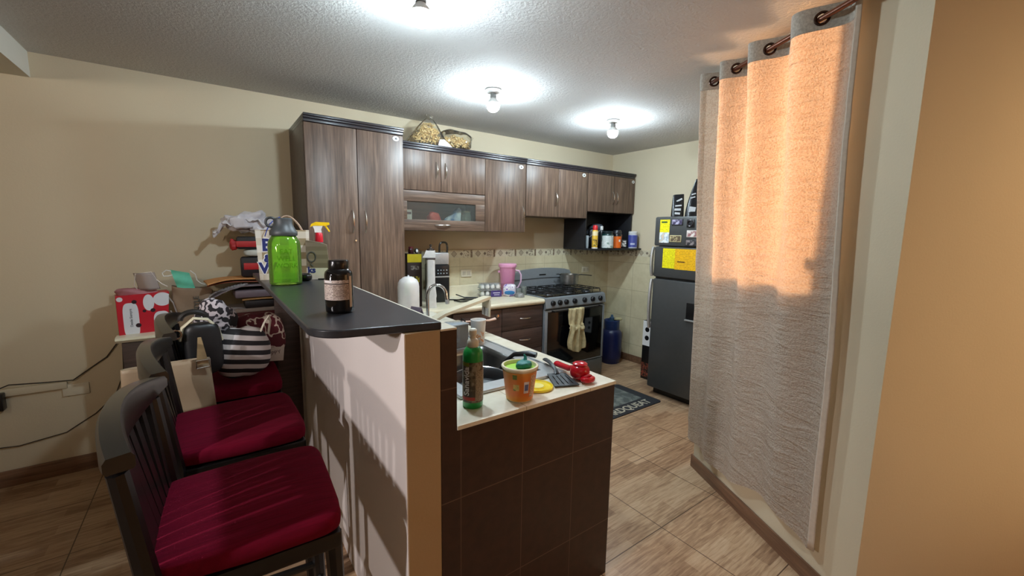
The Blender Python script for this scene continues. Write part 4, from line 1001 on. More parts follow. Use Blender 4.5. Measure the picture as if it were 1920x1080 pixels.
jar('black_tub', 'black lidded jar with an orange label on the open shelf', 'jar', 3.745, 3.18, [(.048, 0), (.051, .005), (.051, .15), (.045, .16)], mat((26, 26, 28), .3), [(.045, .16), (.049, .163), (.049, .19), (.04, .205), (.001, .206)], mat((34, 34, 38), .35), [('label', .0515, -1.3, 1.3, .006, .135, mat((226, 104, 28), .45)), ('white_mark', .0522, .45, .85, .075, .10, M_WHITE)])
o = thing('spice_box', 'small black and white carton next to the orange label jar', 'box', (3.875, 3.19, SZ), face(3.87, 3.2)); B(-.036, .036, -.03, .03, 0, .095, .002).build('carton', mat((30, 30, 32), .4), o); B(-.03, .03, -.0312, -.0302, .02, .085).build('label', print_mat('mono_print', [(30, 30, 32), (220, 216, 210)], 40), o)
o = thing('cork_jar', 'tan capped jar behind the black and white carton', 'jar', (3.90, 3.27, SZ)); MB().lathe([(.026, 0), (.028, .004), (.028, .11), (.022, .118)], 18).build('jar_body', mat((40, 34, 30), .3), o); MB().lathe([(.027, .118), (.027, .155), (.001, .157)], 18).build('cork', mat((170, 122, 86), .6), o)
jar('blue_canister', 'blue canister with a white cap, last on the open shelf', 'canister', 4.005, 3.165, [(.050, 0), (.052, .005), (.052, .150), (.048, .158)], mat((196, 200, 214), .35), [(.048, .158), (.051, .162), (.051, .188), (.044, .194), (.001, .195)], mat((218, 220, 222), .35), [('label', .0525, -1.5, 1.5, .014, .15, mat((74, 84, 160), .4)), ('printed_name', .0532, -.5, .5, .04, .06, mat((190, 196, 220), .4))])

# ------------------------------------------------------------ pasta bags on the wall cupboard
CTZ = 2.2435
M_FILM = glassy((246, 244, 238), .12, .965)
M_PASTA = print_mat('dry_pasta', [(206, 172, 112), (226, 196, 136), (238, 216, 166)], 60, .5)
def pasta(name, label, x, y, pts_fn, n, knot, sd):
    o = thing(name, label, 'pasta bag', (x, y, CTZ), 0, 'pasta bags on the wall cupboard')
    rnd = random.Random(sd); m = MB()
    for i in range(n):
        p = pts_fn(rnd); d = Vector((rnd.uniform(-1, 1), rnd.uniform(-1, 1), rnd.uniform(-.7, .7))).normalized() * .021
        m.tube([Vector(p) - d, Vector(p) + d], .0065, 6)
    q = m.build('pasta', M_PASTA, o); q['kind'] = 'stuff'
    return o
def pyr(r):
    z = .030 + .17 * (1 - math.sqrt(r.random())); k = 1 - z / .245
    x = -.165 + (r.random() * 2 - 1) * .16 * k + .02
    return (x + .14 + .03 * z / .2, (r.random() * 2 - 1) * .075 * k, z)
o = pasta('pasta_bag', 'upright clear bag of dry pasta knotted at the top, on the wall cupboard', 1.53, 3.38, pyr, 330, True, 3)
MB().grid(lambda u, v: ((.195 * (1 - v) ** .8 + .012) * math.cos(2 * PI * u) * (1 + .05 * math.sin(11 * u * PI)) + .03 * v, (.10 * (1 - v) ** .8 + .010) * math.sin(2 * PI * u), .002 + .245 * v), 40, 14).build('bag_film', M_FILM, o, smooth=80)
MB().blob((.034, 0, .255), (.026, .018, .026), .8, .9, amp=.4, fr=50).build('knot', M_FILM, o)
def lump(r):
    a, b_, c_ = r.random() * 2 * PI, r.random(), r.random()
    return (.125 * math.cos(a) * b_ ** .5, .07 * math.sin(a) * b_ ** .5, .032 + .11 * c_ * (1 - .5 * b_))
o = pasta('pasta_bag', 'clear bag of dry pasta lying on its side next to the knotted one', 1.825, 3.42, lump, 300, False, 9)
MB().blob((0, 0, .098), (.152, .09, .082), .6, .8, amp=.12, fr=12, seed=2).build('bag_film', M_FILM, o, smooth=80)
MB().prism([(-.03, -.015), (.03, -.02), (.035, .02), (-.03, .015)], 0, .002, 'y').xf(Matrix.Translation((.135, -.02, .14)) @ Matrix.Rotation(.5, 4, 'Y')).build('film_end', M_FILM, o)
o = thing('bag_clip', 'white and pink packet lying on the cupboard edge before the pasta bags', 'packet', (1.63, 3.258, CTZ), 0)
MB().prism([(-.055, 0), (.075, 0), (.045, .025), (.0, .055), (-.04, .05)], -.012, .012, 'y').build('packet_body', print_mat('pink_white_print', [(216, 200, 200), (232, 226, 222)], 30), o)
# ------------------------------------------------------------ bar stools
M_CUSH_SIDE = M_BURG
def crest_x(y): return -.262 + .048 * min(1.15, abs(y) / .28) ** 2
def make_stool(label, x, y, rz):
    t = thing('bar_stool', label, 'bar stool', (x, y, 0), rz, 'bar stools along the bar wall')
    # crest rail: curved in plan, arched on top, one swept bar
    m = MB(); N = 22; vs = []; fs = []
    for i in range(N + 1):
        yy = -.276 + .552 * i / N; cx = crest_x(yy); k = abs(yy) / .276
        sl = math.atan2(2 * .048 * yy / .28 ** 2 * 1.0, 1.0); th = .022 + .004 * k
        nx, ny = math.cos(sl), -math.sin(sl) * .8
        zt = 1.118 - .033 * k ** 2; zb = 1.022 + .026 * k ** 2
        for (o_, z) in ((-th, zb + .006), (-th, zt - .012), (-th * .75, zt - .002), (th * .75, zt), (th, zt - .010), (th, zb + .006), (th * .8, zb), (-th * .8, zb)):
            vs.append((cx + nx * o_, yy + ny * o_, z))
    for i in range(N):
        for k in range(8):
            k2 = (k + 1) % 8
            fs.append((i * 8 + k, i * 8 + k2, (i + 1) * 8 + k2, (i + 1) * 8 + k))
    fs += [tuple(range(8)), tuple(N * 8 + k for k in range(7, -1, -1))]
    m.add(vs, fs).build('crest_rail', M_CREST, t)
    for k in range(8):
        yy = -.196 + .056 * k
        MB().sheet(lambda u, v: (crest_x(yy * (.86 + .14 * v)) * (v) + (-.200) * (1 - v), yy * (.86 + .14 * v) + (u - .5) * .044, .70 + .335 * v), 2, 8, .014, (1, 0, 0)).build('slat', M_CHAIR, t)
    for s in (-1, 1):
        yy = .235 * s
        MB().tube([(-.235, yy, 0), (-.205, yy * .97, .40), (-.195, yy * .95, .72), (crest_x(yy), yy, 1.03)], [.019, .023, .024, .020], 8).build('back_leg', M_CHAIR, t)
        MB().tube([(.215, .205 * s, 0), (.195, .195 * s, .69)], [.018, .024], 8).build('front_leg', M_CHAIR, t)
        MB().tube([(-.212, yy * .97, .30), (.205, .20 * s, .30)], .012, 8).build('side_stretcher', M_CHAIR, t)
    MB().tube([(.207, -.20, .25), (.207, .20, .25)], .014, 8).build('footrest', M_CHAIR, t)
    MB().box(-.215, .215, -.225, .225, .655, .705, .008).build('seat_frame', M_CHAIR, t)
    c = MB().blob((0, 0, .738), (.225, .238, .036), .38, .22, 48, 16, amp=.015, fr=9)
    c.v = [(x, y * (1 - .10 * (x < 0) * min(1, -x / .2)), z + .006 * math.exp(-(x * x + y * y) / .02)) for x, y, z in c.v]
    c = c.build('seat_cushion', M_BURG, t, smooth=80)
    for s in (-1, 1):
        MB().tube([(-.205, .185 * s, .735), (-.232, .205 * s, .728), (-.245, .225 * s, .70), (-.240, .235 * s, .655)], [.010, .012, .010, .012], 8, flat=.5).build('cushion_tie', M_BURG, c)
    return t
def copy_thing(src, loc, rz, label):
    r = src.copy(); COL.objects.link(r); r.location = loc; r.rotation_euler = (0, 0, rz); r['label'] = label
    for ch in list(src.children):
        c = ch.copy(); COL.objects.link(c); c.parent = r
        for g in ch.children:
            d = g.copy(); COL.objects.link(d); d.parent = c
    return r
st1 = make_stool('black bar stool with an empty burgundy cushion, nearest the viewer', .045, 1.385, math.radians(-2))
copy_thing(st1, (.045, 1.995, 0), math.radians(2), 'black bar stool with an empty burgundy cushion, middle of the row')
copy_thing(st1, (.045, 2.62, 0), 0, 'black bar stool heaped with bags, last of the row toward the back wall')

# ------------------------------------------------------------ bags on the last stool
def stripes(name, c1, c2, n, rot=(0, 0, 0), axis=2, duty=.5):
    t = NT(name); v = t.obj(rot=rot); sp = t.n('ShaderNodeSeparateXYZ', i_0=v)
    f = t.math('LESS_THAN', t.math('FRACT', t.math('MULTIPLY', sp.outputs[axis], n)), duty)
    t.base(t.mix(f, lin(c1), lin(c2))); t.set(Roughness=.75); return t.m
o = thing('striped_bag', 'black and white striped cloth bag on the seat of the last stool', 'bag', (.105, 2.50, .795), math.radians(10))
MB().blob((0, 0, .125), (.125, .075, .125), .7, .75, 36, 24, amp=.16, fr=9, seed=3).build('bag_body', stripes('black_white_stripes', (30, 26, 30), (206, 198, 196), 21, (0, math.radians(-12), 0), 2, .5), o, smooth=80)
MB().tube([(.07, -.03, .21), (.09, -.05, .27), (.115, -.04, .30), (.13, -.01, .27), (.12, .0, .20)], .008, 8, flat=.5).build('strap', mat((196, 188, 170), .6), o)
o = thing('patterned_bag', 'burgundy cloth bag with a cream print beside the bar wall on the last stool', 'bag', (.185, 2.71, .79), math.radians(6))
MB().blob((0, 0, .14), (.135, .07, .145), .6, .65, 36, 24, amp=.12, fr=10, seed=8).build('bag_body', print_mat('burgundy_cream_print', [(84, 18, 30), (206, 190, 176), (92, 22, 34)], 12, .8, lo=.40, hi=.50), o, smooth=80)
l = MB().box(.0, .105, -.0800, -.0780, .025, .105, .001).xf(Matrix.Rotation(.12, 4, 'Y')).build('cloth_label', mat((196, 184, 172), .7), o)
text('lettering', 'HAPPY', .03, mat((90, 70, 70), .6), l, up_at(.052, -.0806, .062, .12), ext=.0004)
o = thing('floral_scarf', 'black and white floral scarf bunched behind the striped bag', 'scarf', (.000, 2.575, .98), .2)
MB().blob((0, 0, .10), (.085, .06, .10), .8, .9, 32, 20, amp=.4, fr=11, seed=5).build('scarf_body', print_mat('floral_scarf_print', [(26, 22, 26), (190, 180, 184), (40, 34, 40), (206, 196, 198)], 16, .8, lo=.36, hi=.62), o, smooth=80)
o = thing('black_handbag', 'black handbag with a pale looped strap hung on the last stool', 'handbag', (-.055, 2.42, .86), math.radians(8))
MB().blob((0, 0, .12), (.075, .045, .125), .5, .6, 30, 18, amp=.06, fr=10).build('bag_body', mat((20, 20, 22), .45), o, smooth=80)
MB().tube([(-.085, 0, .17), (-.075, -.01, .23), (-.03, -.02, .272), (.02, -.02, .262), (.06, -.01, .215), (.075, 0, .15)], .011, 8, flat=.6).build('strap', mat((206, 198, 170), .4), o)
MB().tube([(-.10 + .02 * math.cos(a * PI / 8), -.02, .205 + .02 * math.sin(a * PI / 8)) for a in range(16)], .004, 6, closed=True).build('ring', M_CHROME, o)
MB().tube([(-.03 + .05 * math.cos(a * PI / 12), .0, .265 + .035 * math.sin(a * PI / 12)) for a in range(13)], .013, 8).build('top_handle', mat((24, 22, 22), .35), o)
o = thing('beige_handbag', 'beige tote bag hanging between the middle and the last stool', 'handbag', (-.185, 2.325, .72), math.radians(4))
def tote(u, v):
    a = 2 * PI * u; w_ = .15 + .012 * (1 - v); 
    return (w_ * math.copysign(abs(math.cos(a)) ** .5, math.cos(a)), .028 * (1 - .5 * v) * math.copysign(abs(math.sin(a)) ** .7, math.sin(a)) + .006 * math.sin(6 * v + 9 * u), .235 * v + .012 * math.cos(a) * 0)
MB().grid(tote, 44, 14).build('bag_body', mat((150, 130, 104), .55, sc=12), o, smooth=70, solid=.003)
MB().prism([(.10, .215), (.145, .215), (.125, .34), (.112, .34)], -.034, -.028, 'y').build('strap', mat((176, 150, 110), .5), o)
MB().tube([(.100, -.033, .20), (.100, -.036, .235), (.150, -.036, .235), (.150, -.033, .20)], .005, 6, closed=True).build('buckle', M_NICKEL, o)

# ------------------------------------------------------------ things on the bar
Z = BZ + .0005
o = thing('water_jug', 'large clear green drinking bottle with a dark grey lid on the bar', 'bottle', (.300, 2.352, Z), face(.3, 2.35))
MB().lathe([(.064, 0), (.071, .004), (.073, .012), (.073, .190), (.070, .214), (.060, .232), (.052, .244), (.0505, .244), (.058, .231), (.068, .212), (.0708, .19), (.0708, .014), (.001, .012)], 40, capb=True, capt=False).build('bottle_body', glassy((216, 246, 160), .06, .80, dif=(150, 208, 84), name='green_bottle_plastic'), o, smooth=60)
MB().lathe([(.001, .016), (.0695, .016), (.0695, .060), (.001, .062)], 32, capb=False, capt=False).build('water', glassy((226, 246, 214), .02, .97, dif=(70, 140, 50), name='green_water'), o)
MB().lathe([(.060, .242), (.062, .246), (.062, .262), (.052, .276), (.042, .300), (.042, .322), (.036, .328), (.001, .328)], 36).build('lid', mat((62, 66, 68), .45), o)
MB().tube([(-.052 + .022 * math.cos(a * PI / 8), -.01, .306 + .022 * math.sin(a * PI / 8)) for a in range(16)], .006, 8, closed=True).build('carry_ring', mat((48, 52, 54), .45), o)
for i, s_ in enumerate(('EAT', 'WELL', 'WORK')):
    text('embossed_lettering', s_, .034, glassy((214, 246, 160), .1, .7, dif=(120, 200, 50), name='embossed_plastic'), o, None, (.0733, .1, .165 - .034 * i), ext=.0006)
o = thing('pill_jar', 'black supplement jar with a printed label near the front of the bar', 'jar', (.344, 1.470, Z), face(.344, 1.47)); rj = .0445
MB().lathe([(rj - .007, 0), (rj - .001, .004), (rj, .012), (rj, .128), (rj - .003, .138), (rj - .012, .146), (.029, .149)], 40).build('jar_body', mat((12, 11, 12), .09), o, smooth=60)
MB().lathe([(.0315, .146), (.0325, .149), (.0325, .172), (.030, .176), (.001, .1765)], 36).build('lid', mat((16, 15, 16), .22), o)
lb_ = MB().cylpatch(rj + .0003, -1.5, .72, .046, .112, n=26).build('label', lines_mat('jar_small_print', (206, 190, 180), (120, 104, 98), .0055), o)
MB().cylpatch(rj + .0009, -.42, .66, .054, .094, n=14).build('facts_box', lines_mat('jar_facts_print', (186, 168, 156), (112, 92, 84), .0048), lb_)
MB().cylpatch(rj + .0009, -1.5, .72, .098, .1015, n=26).build('rule', mat((60, 50, 48), .5), lb_)
MB().cylpatch(rj + .0009, -1.2, -.5, .104, .110, n=10).build('printed_name', mat((230, 226, 226), .5), lb_)
MB().cylpatch(rj + .0003, .76, 1.02, .020, .124, n=6).build('side_label', mat((196, 172, 146), .5), o)
# checked paper carrier bag
t = NT('checked_paper'); v = t.obj(); sp = t.n('ShaderNodeSeparateXYZ', i_0=v)
cx_ = t.math('LESS_THAN', t.math('FRACT', t.math('ADD', t.math('DIVIDE', sp.outputs[0], .086), .3)), .5)
cz_ = t.math('LESS_THAN', t.math('FRACT', t.math('ADD', t.math('DIVIDE', sp.outputs[2], .076), .55)), .5)
both = t.math('MULTIPLY', cx_, cz_); one = t.math('MAXIMUM', cx_, cz_)
c_ = t.mix(one, lin((222, 216, 204)), lin((206, 196, 178))); c_ = t.mix(both, c_, lin((150, 132, 100)))
t.base(c_); t.set(Roughness=.6); M_CHECK = t.m
o = thing('paper_carrier_bag', 'checked paper carrier bag with B&W lettering behind the green bottle', 'bag', (.338, 2.615, Z), math.radians(-6))
MB().prism([(-.128, 0), (.115, 0), (.120, .27), (-.138, .268)], -.035, .035, 'y').build('bag_body', M_CHECK, o)
M_NAVY = mat((34, 44, 110), .5)
for s_, zz, sz in (('B', .185, .088), ('&', .115, .052), ('W', .062, .078)):
    text('lettering', s_, sz, M_NAVY, o, up_at(-.086, -.0364, zz), ext=.0005, bold=.0035)
    text('lettering_outline', s_, sz, M_WHITE, o, up_at(-.086, -.0358, zz), ext=.0004, bold=.0075)
for yy in (-.030, .030):
    MB().tube([(-.06, yy, .262)] + [(-.06 + .15 * i / 10, yy, .27 + .075 * math.sin(PI * i / 10)) for i in range(1, 10)] + [(.09, yy, .262)], .0035, 6).build('cord_handle', mat((186, 160, 140), .6), o)
o = thing('brown_paper_bag', 'taupe and white paper bag with a lock drawing beside the green bottle', 'bag', (.484, 2.53, Z), math.radians(-14))
m = MB().prism([(-.055, 0), (.060, 0), (.060, .062), (-.055, .064)], -.03, .03, 'y').build('white_base', mat((214, 204, 186), .6), o)
MB().prism([(-.055, .0642), (.060, .0622), (.050, .19), (.01, .205), (-.055, .215)], -.03, .03, 'y').build('bag_body', stripes('taupe_check', (112, 98, 78), (126, 112, 92), 22, axis=2), o)
MB().tube([(-.028 + .020 * math.cos(a * PI / 10), -.0315, .125 + .027 * math.sin(a * PI / 10)) for a in range(20)], .0035, 6, closed=True).build('lock_drawing', mat((74, 72, 70), .6), o)
MB().tube([(-.028, -.0315, .10), (-.034, -.0315, .085), (-.022, -.0315, .072)], .0035, 6).build('drawn_stem', mat((74, 72, 70), .6), o)
text('lettering', 'ks', .045, M_NAVY, o, up_at(-.030, -.0308, .052), ext=.0004, bold=.002)
B(.0, .062, -.045, -.032, .0, .006, .001).build('black_strip', M_BLACK, o)
o = thing('spray_bottle', 'blue spray bottle with a red collar and yellow trigger behind the taupe bag', 'bottle', (.524, 2.69, Z), math.radians(-12))
def sp_body(u, v):
    a = 2 * PI * u; z = .205 * v; w_ = .040 - .024 * max(0, v - .55) / .45 if v > .55 else .040
    return (w_ * math.cos(a) + .006 * max(0, v - .5), .026 * math.sin(a) * (w_ / .04) ** .5, z)
MB().grid(sp_body, 30, 14).build('bottle_body', mat((34, 118, 216), .25), o, smooth=70)
MB().lathe([(.020, .20), (.022, .206), (.020, .25), (.016, .256)], 22, c=(.004, 0, 0)).build('collar', mat((214, 26, 48), .35), o)
MB().prism([(-.018, .256), (.020, .256), (.018, .275), (.026, .296), (-.028, .296), (-.020, .275)], -.012, .012, 'y').build('sprayer_neck', M_WHITE, o)
tr = MB().prism([(-.042, .288), (-.034, .306), (-.01, .318), (.062, .316), (.064, .304), (.045, .296), (-.02, .296)], -.014, .014, 'y').build('trigger_head', mat((250, 206, 20), .35), o)
MB().tube([(.040, 0, .298), (.050, 0, .282), (.062, 0, .262)], [.006, .005, .004], 8).build('trigger', mat((250, 206, 20), .35), tr)
o = thing('computer_mouse', 'small black mouse shaped object at the foot of the taupe bag', 'mouse', (.408, 2.475, Z), .3)
MB().blob((0, 0, .020), (.028, .045, .021), .7, .9).build('shell', mat((18, 18, 20), .3), o)
o = thing('lanyard', 'blue strap looped over the top of the checked carrier bag', 'strap', (.24, 2.60, Z), 0)
MB().tube([(.0, -.03, .235), (.008, -.042, .265), (.025, -.045, .30), (.05, -.03, .325), (.075, -.0, .335), (.075, .03, .31), (.07, .055, .26)], .0065, 6, flat=.4).build('strap_band', mat((30, 60, 160), .5), o)

# ------------------------------------------------------------ heap on the low cupboard
LZ = .9005
def slab(name, label, cat, x0, x1, y0, y1, z0, h, m, rz=0, bev=.002, part='body'):
    o = thing(name, label, cat, ((x0 + x1) / 2, (y0 + y1) / 2, z0), rz)
    hx, hy = (x1 - x0) / 2, (y1 - y0) / 2
    B(-hx, hx, -hy, hy, 0, h, bev).build(part, m, o); return o
slab('white_box', 'flat pinkish white box at the bottom of the paper heap', 'box', .10, .50, 3.32, 3.59, LZ, .055, mat((206, 186, 182), .6), part='carton')
slab('maroon_folder', 'flat maroon folder under the dark book in the paper heap', 'folder', .12, .49, 3.32, 3.585, LZ + .0555, .028, mat((104, 44, 50), .6), part='cover')
slab('pale_board', 'pale grey board over the maroon folder in the heap', 'board', .08, .44, 3.31, 3.58, LZ + .084, .022, mat((176, 164, 160), .6), part='sheet')
bk = slab('dark_book', 'thick black book in the middle of the paper heap', 'book', .17, .50, 3.33, 3.58, LZ + .1065, .05, mat((34, 26, 28), .5), part='cover')
def envelope(name, label, x, y, z, w_, d_, th, rz, m, droop=0.0):
    o = thing(name, label, 'envelope', (x, y, z), rz)
    MB().sheet(lambda u, v: (w_ * (u - .5), d_ * (v - .5), .004 * math.sin(u * 4 + v * 3) + .004 - droop * max(0, .45 - u) ** 2), 16, 8, th).build('paper', m, o)
    MB().sheet(lambda u, v: (w_ * (u - .5) * .98, d_ * (.02 + .45 * v), .0045 + th + .004 * math.sin(u * 4 + (v * .47 + .52) * 3) - droop * max(0, .45 - u) ** 2), 12, 3, .0008).build('flap', m, o)
    return o
envelope('manila_envelope', 'orange brown envelope sticking out over the dark book', .34, 3.44, LZ + .158, .36, .25, .007, -.05, M_KRAFT)
slab('document_pouch', 'thick mauve grey document pouch between the two orange envelopes', 'pouch', .11, .46, 3.33, 3.58, LZ + .176, .055, mat((120, 104, 112), .5), .03, .016, part='pouch_body')
UPZ = .075
o = thing('plastic_folder', 'grey plastic folder sagging over the left side of the heap', 'folder', (.20, 3.43, LZ + .18 + UPZ - .02), -.08)
MB().sheet(lambda u, v: (-.20 + .48 * u, -.12 + .24 * v, .024 - .34 * max(0, .36 - u) ** 1.5 + .006 * math.sin(v * 5)), 24, 8, .005).build('cover', mat((150, 138, 144), .35), o)
MB().sheet(lambda u, v: (-.22 + .22 * u, -.115 + .10 * v, .030 - .34 * max(0, .36 - u * .4) ** 1.5 + .012 * math.sin(v * 9 + u * 7)), 12, 8, .002).build('film_corner', glassy((214, 210, 214), .15, .5), o)
envelope('manila_envelope', 'light orange envelope on top of the paper heap', .13, 3.43, LZ + .224 + UPZ, .34, .23, .010, .10, mat((206, 146, 88), .7), .12)
envelope('brown_folder', 'reddish brown envelope right under the light orange one', .15, 3.44, LZ + .206 + UPZ, .36, .22, .006, -.02, mat((150, 84, 60), .7), .1)
# black and red cases with a white bag over them
o = thing('black_case', 'black and red padded case on top of the paper heap', 'case', (.28, 3.42, LZ + .242 + UPZ), -.1)
B(-.115, .12, -.06, .06, 0, .135, .014).build('case_body', mat((26, 24, 32), .5), o); B(-.095, .118, -.0625, -.0595, .05, .095, .002).build('red_panel', mat((196, 40, 48), .5), o)
o = thing('folded_cloth', 'white folded cloth lying between the black and red cases', 'cloth', (.29, 3.41, LZ + .3785 + UPZ), -.1)
MB().blob((0, 0, .025), (.10, .055, .026), .6, .7, amp=.15, fr=14).build('cloth_body', mat((216, 220, 214), .8), o, smooth=80)
o = thing('black_case', 'small black and red case under the crumpled white plastic bag', 'case', (.25, 3.43, LZ + .431 + UPZ), -.06)
B(-.10, .12, -.055, .055, 0, .085, .012).build('case_body', mat((28, 26, 32), .5), o); B(-.102, .11, -.0575, -.0545, .015, .055, .002).build('red_panel', mat((190, 44, 50), .5), o)
MB().blob((-.118, -.02, .03), (.024, .03, .035), .8, .8, amp=.4, fr=30).build('red_bow', mat((186, 44, 48), .6), o)
o = thing('plastic_bag', 'crumpled white plastic bag on top of the stacked cases', 'bag', (.21, 3.43, LZ + .535 + UPZ), 0)
def crum(u, v):
    x = -.19 + .36 * u; y = -.07 + .14 * v
    n_ = mnoise.noise(Vector((u * 6, v * 5, 1.3))) + .6 * mnoise.noise(Vector((u * 13, v * 11, 4.0)))
    return (x, y, .045 + .05 * n_ + .04 * math.sin(PI * u) - .19 * max(0, .3 - u) ** 1.2)
MB().grid(crum, 44, 26).build('film_fold', mat((226, 224, 230), .3, Transmission_Weight=0.0, var=.03), o, smooth=25, solid=.002)
MB().blob((.02, 0, .075), (.15, .06, .068), .8, .9, 44, 24, amp=.55, fr=14, seed=6).build('bag_body', mat((224, 222, 230), .3, var=.03), o, smooth=25)
# red and white bag, clear mask, brown paper bag, face mask
t = NT('red_white_bag_print'); v = t.obj(); sp = t.n('ShaderNodeSeparateXYZ', i_0=v)
X_, Z_ = sp.outputs[0], sp.outputs[2]
def ell(cx, cz, rx, rz, ex=2.0):
    a = t.math('POWER', t.math('ABSOLUTE', t.math('DIVIDE', t.math('SUBTRACT', X_, cx), rx)), ex); b_ = t.math('POWER', t.math('ABSOLUTE', t.math('DIVIDE', t.math('SUBTRACT', Z_, cz), rz)), ex)
    return t.math('LESS_THAN', t.math('ADD', a, b_), 1.0)
c_ = lin((196, 28, 46))
white = t.math('MAXIMUM', t.math('MAXIMUM', ell(-.068, .085, .036, .105, 4), ell(.018, .185, .026, .05)), t.math('MAXIMUM', ell(.085, .20, .045, .042), t.math('MAXIMUM', ell(.075, .06, .040, .065, 3), ell(-.112, .215, .014, .014))))
c_ = t.mix(white, c_, lin((226, 226, 232)))
dots = t.math('MAXIMUM', t.math('MAXIMUM', ell(-.048, .195, .012, .012), ell(-.038, .05, .013, .013)), t.math('MAXIMUM', ell(.035, .135, .012, .012), ell(-.005, .135, .009, .009)))
c_ = t.mix(dots, c_, lin((44, 24, 34))); t.base(c_); t.set(Roughness=.45); M_RW = t.m
o = thing('gift_bag', 'red and white printed bag at the left end of the low cupboard', 'bag', (-.355, 3.42, LZ), math.radians(9))
m = MB().prism([(-.128, 0), (.100, 0), (.120, .245), (-.128, .235)], -.055, .055, 'y').build('bag_body', M_RW, o)
text('lettering', 'Desde Siempre', .018, M_INK, o, up_at(-.068, -.0556, .10, PI / 2), ext=.0003)
MB().tube([(.11, -.045, .22), (.135, -.05, .17), (.15, -.05, .10), (.135, -.05, .07), (.12, -.05, .12)], .004, 6).build('cord_handle', mat((160, 150, 146), .6), o)
MB().blob((-.02, 0, .245), (.10, .045, .03), .7, .8, amp=.3, fr=18).build('tissue', mat((168, 110, 116), .6), o, smooth=60)
o = thing('clear_mask', 'clear plastic mask with a white edge on top of the red and white bag', 'mask', (-.335, 3.40, LZ + .262), .1)
MB().grid(lambda u, v: (-.055 + .10 * u + .02 * (1 - v), -.03 * math.sin(PI * u), .105 * v), 14, 8).build('shield', glassy((216, 204, 200), .12, .6), o, solid=.002)
MB().tube([(-.040, 0, .0), (-.055, 0, .03), (-.045, -.01, .10), (.03, -.01, .108), (.05, 0, .06), (.075, 0, .03), (.10, 0, .012)], .005, 8, flat=.6).build('edge_band', mat((226, 216, 206), .5), o)
o = thing('paper_sack', 'brown paper bag with faded dark print beside the red and white bag', 'bag', (-.120, 3.45, LZ), math.radians(2))
def sack(u, v):
    a = 2 * PI * u; k = .75 + .25 * min(1, v * 1.6)
    return (.105 * k * math.copysign(abs(math.cos(a)) ** .5, math.cos(a)) + .01 * v, .06 * (1 - .3 * v) * math.copysign(abs(math.sin(a)) ** .5, math.sin(a)) + .004 * math.sin(v * 11 + a * 3), .255 * v - .02 * v * math.cos(a))
MB().grid(sack, 44, 16).build('bag_body', mat((150, 126, 104), .75, var=.12, sc=10), o, smooth=50, solid=.003)
for i, s_ in enumerate(('LIFE', 'STYLE')): text('lettering', s_, .04, mat((88, 92, 88), .7), o, up_at(.055 - .03 * i, -.055, .15, PI / 2), ext=.002)
o = thing('face_mask', 'mint green face mask with white ear loops tucked in the brown paper bag', 'mask', (-.165, 3.42, LZ + .285), math.radians(4))
MB().sheet(lambda u, v: (-.05 + .095 * u + .03 * (1 - v), -.006 + .012 * math.sin(3 * PI * v) * .4 - .01 * math.sin(PI * u), -.03 + .125 * v - .025 * u), 12, 12, .002, (0, -1, 0)).build('mask_panel', mat((112, 214, 184), .7), o)
MB().tube([(-.045, -.008, .085), (-.07, -.01, .092), (-.09, -.01, .075), (-.085, -.01, .055), (-.06, -.01, .055), (-.04, -.008, .06)], .003, 6).build('ear_loop', M_WHITE, o)
MB().tube([(.05, -.008, .085), (.075, -.012, .06), (.082, -.012, .02), (.10, -.02, .0), (.125, -.04, -.01)], .003, 6).build('ear_loop', M_WHITE, o)

# ------------------------------------------------------------ cable run on the back wall
o = thing('cable_trunking', 'white plastic cable trunking along the back wall near the floor', 'trunking', (-1.1, BY, .575), 0)
B(-.9, .33, -.018, 0, -.022, .022, .003).build('cover_strip', M_WALL, o)
plate(-.735, BY, .535, 0, 'beige blank socket box at the end of the white trunking', 0)
o = thing('power_adapter', 'black plug in adapter on the back wall at the left edge of the picture', 'adapter', (-1.065, BY - .0185, .54), 0)
B(-.045, .045, -.055, 0, -.055, .045, .006).build('adapter_body', M_BLACK, o)
tag(MB().tube([(-1.06, BY - .03, .60), (-1.0, BY - .03, .625), (-.86, BY - .026, .61), (-.74, BY - .02, .60), (-.66, BY - .012, .66), (-.58, BY - .012, .72), (-.50, BY - .012, .84)], .0035, 6).build('thin_cable', mat((48, 40, 36), .5)), 'thin dark cable rising from the black adapter to the low cupboard', 'cord')
tag(MB().tube([(-.50, BY - .008, .80), (-.51, BY - .008, .60), (-.56, BY - .008, .46), (-.66, BY - .008, .36), (-.80, BY - .008, .27), (-1.0, BY - .008, .24), (-1.3, BY - .008, .27)], .003, 6).build('thin_cable', mat((60, 50, 44), .5)), 'thin dark cable hanging in a low curve under the socket box', 'cord')

# ------------------------------------------------------------ curtain
SG = [(-1.06, -1.0), (-.78, 0.0), (-.49, 1.0), (-.24, 2.0), (-.05, 3.0), (.10, 4.0)]
def phase(s):
    for (a, pa), (b_, pb) in zip(SG, SG[1:]):
        if s <= b_: break
    return pa + (pb - pa) * (s - a) / (b_ - a)
CT, CB = 2.478, .21
def cur(s, v):
    """s: place along the wall at the rod, v: 0 top .. 1 hem"""
    A = .046 * (1 - v) ** 1.3 + .014
    d = .104 - .045 * v + A * math.sin(2 * PI * phase(s))
    d += .010 * v * mnoise.noise(Vector((s * 5, v * 1.2, 0))) + .004 * mnoise.noise(Vector((s * 9, v * 22, 3)))
    z = CT + (CB - CT) * v + .035 * v ** 6 * math.sin(s * 9 + 1) - .02 * v * (s + .5)
    x = s * (1 + .045 * v) - .012 * v + .006 * math.sin(v * 9 + s * 8)
    return Vector((x, max(d, .016), z))
t = NT('woven_curtain_cloth'); v = t.obj()
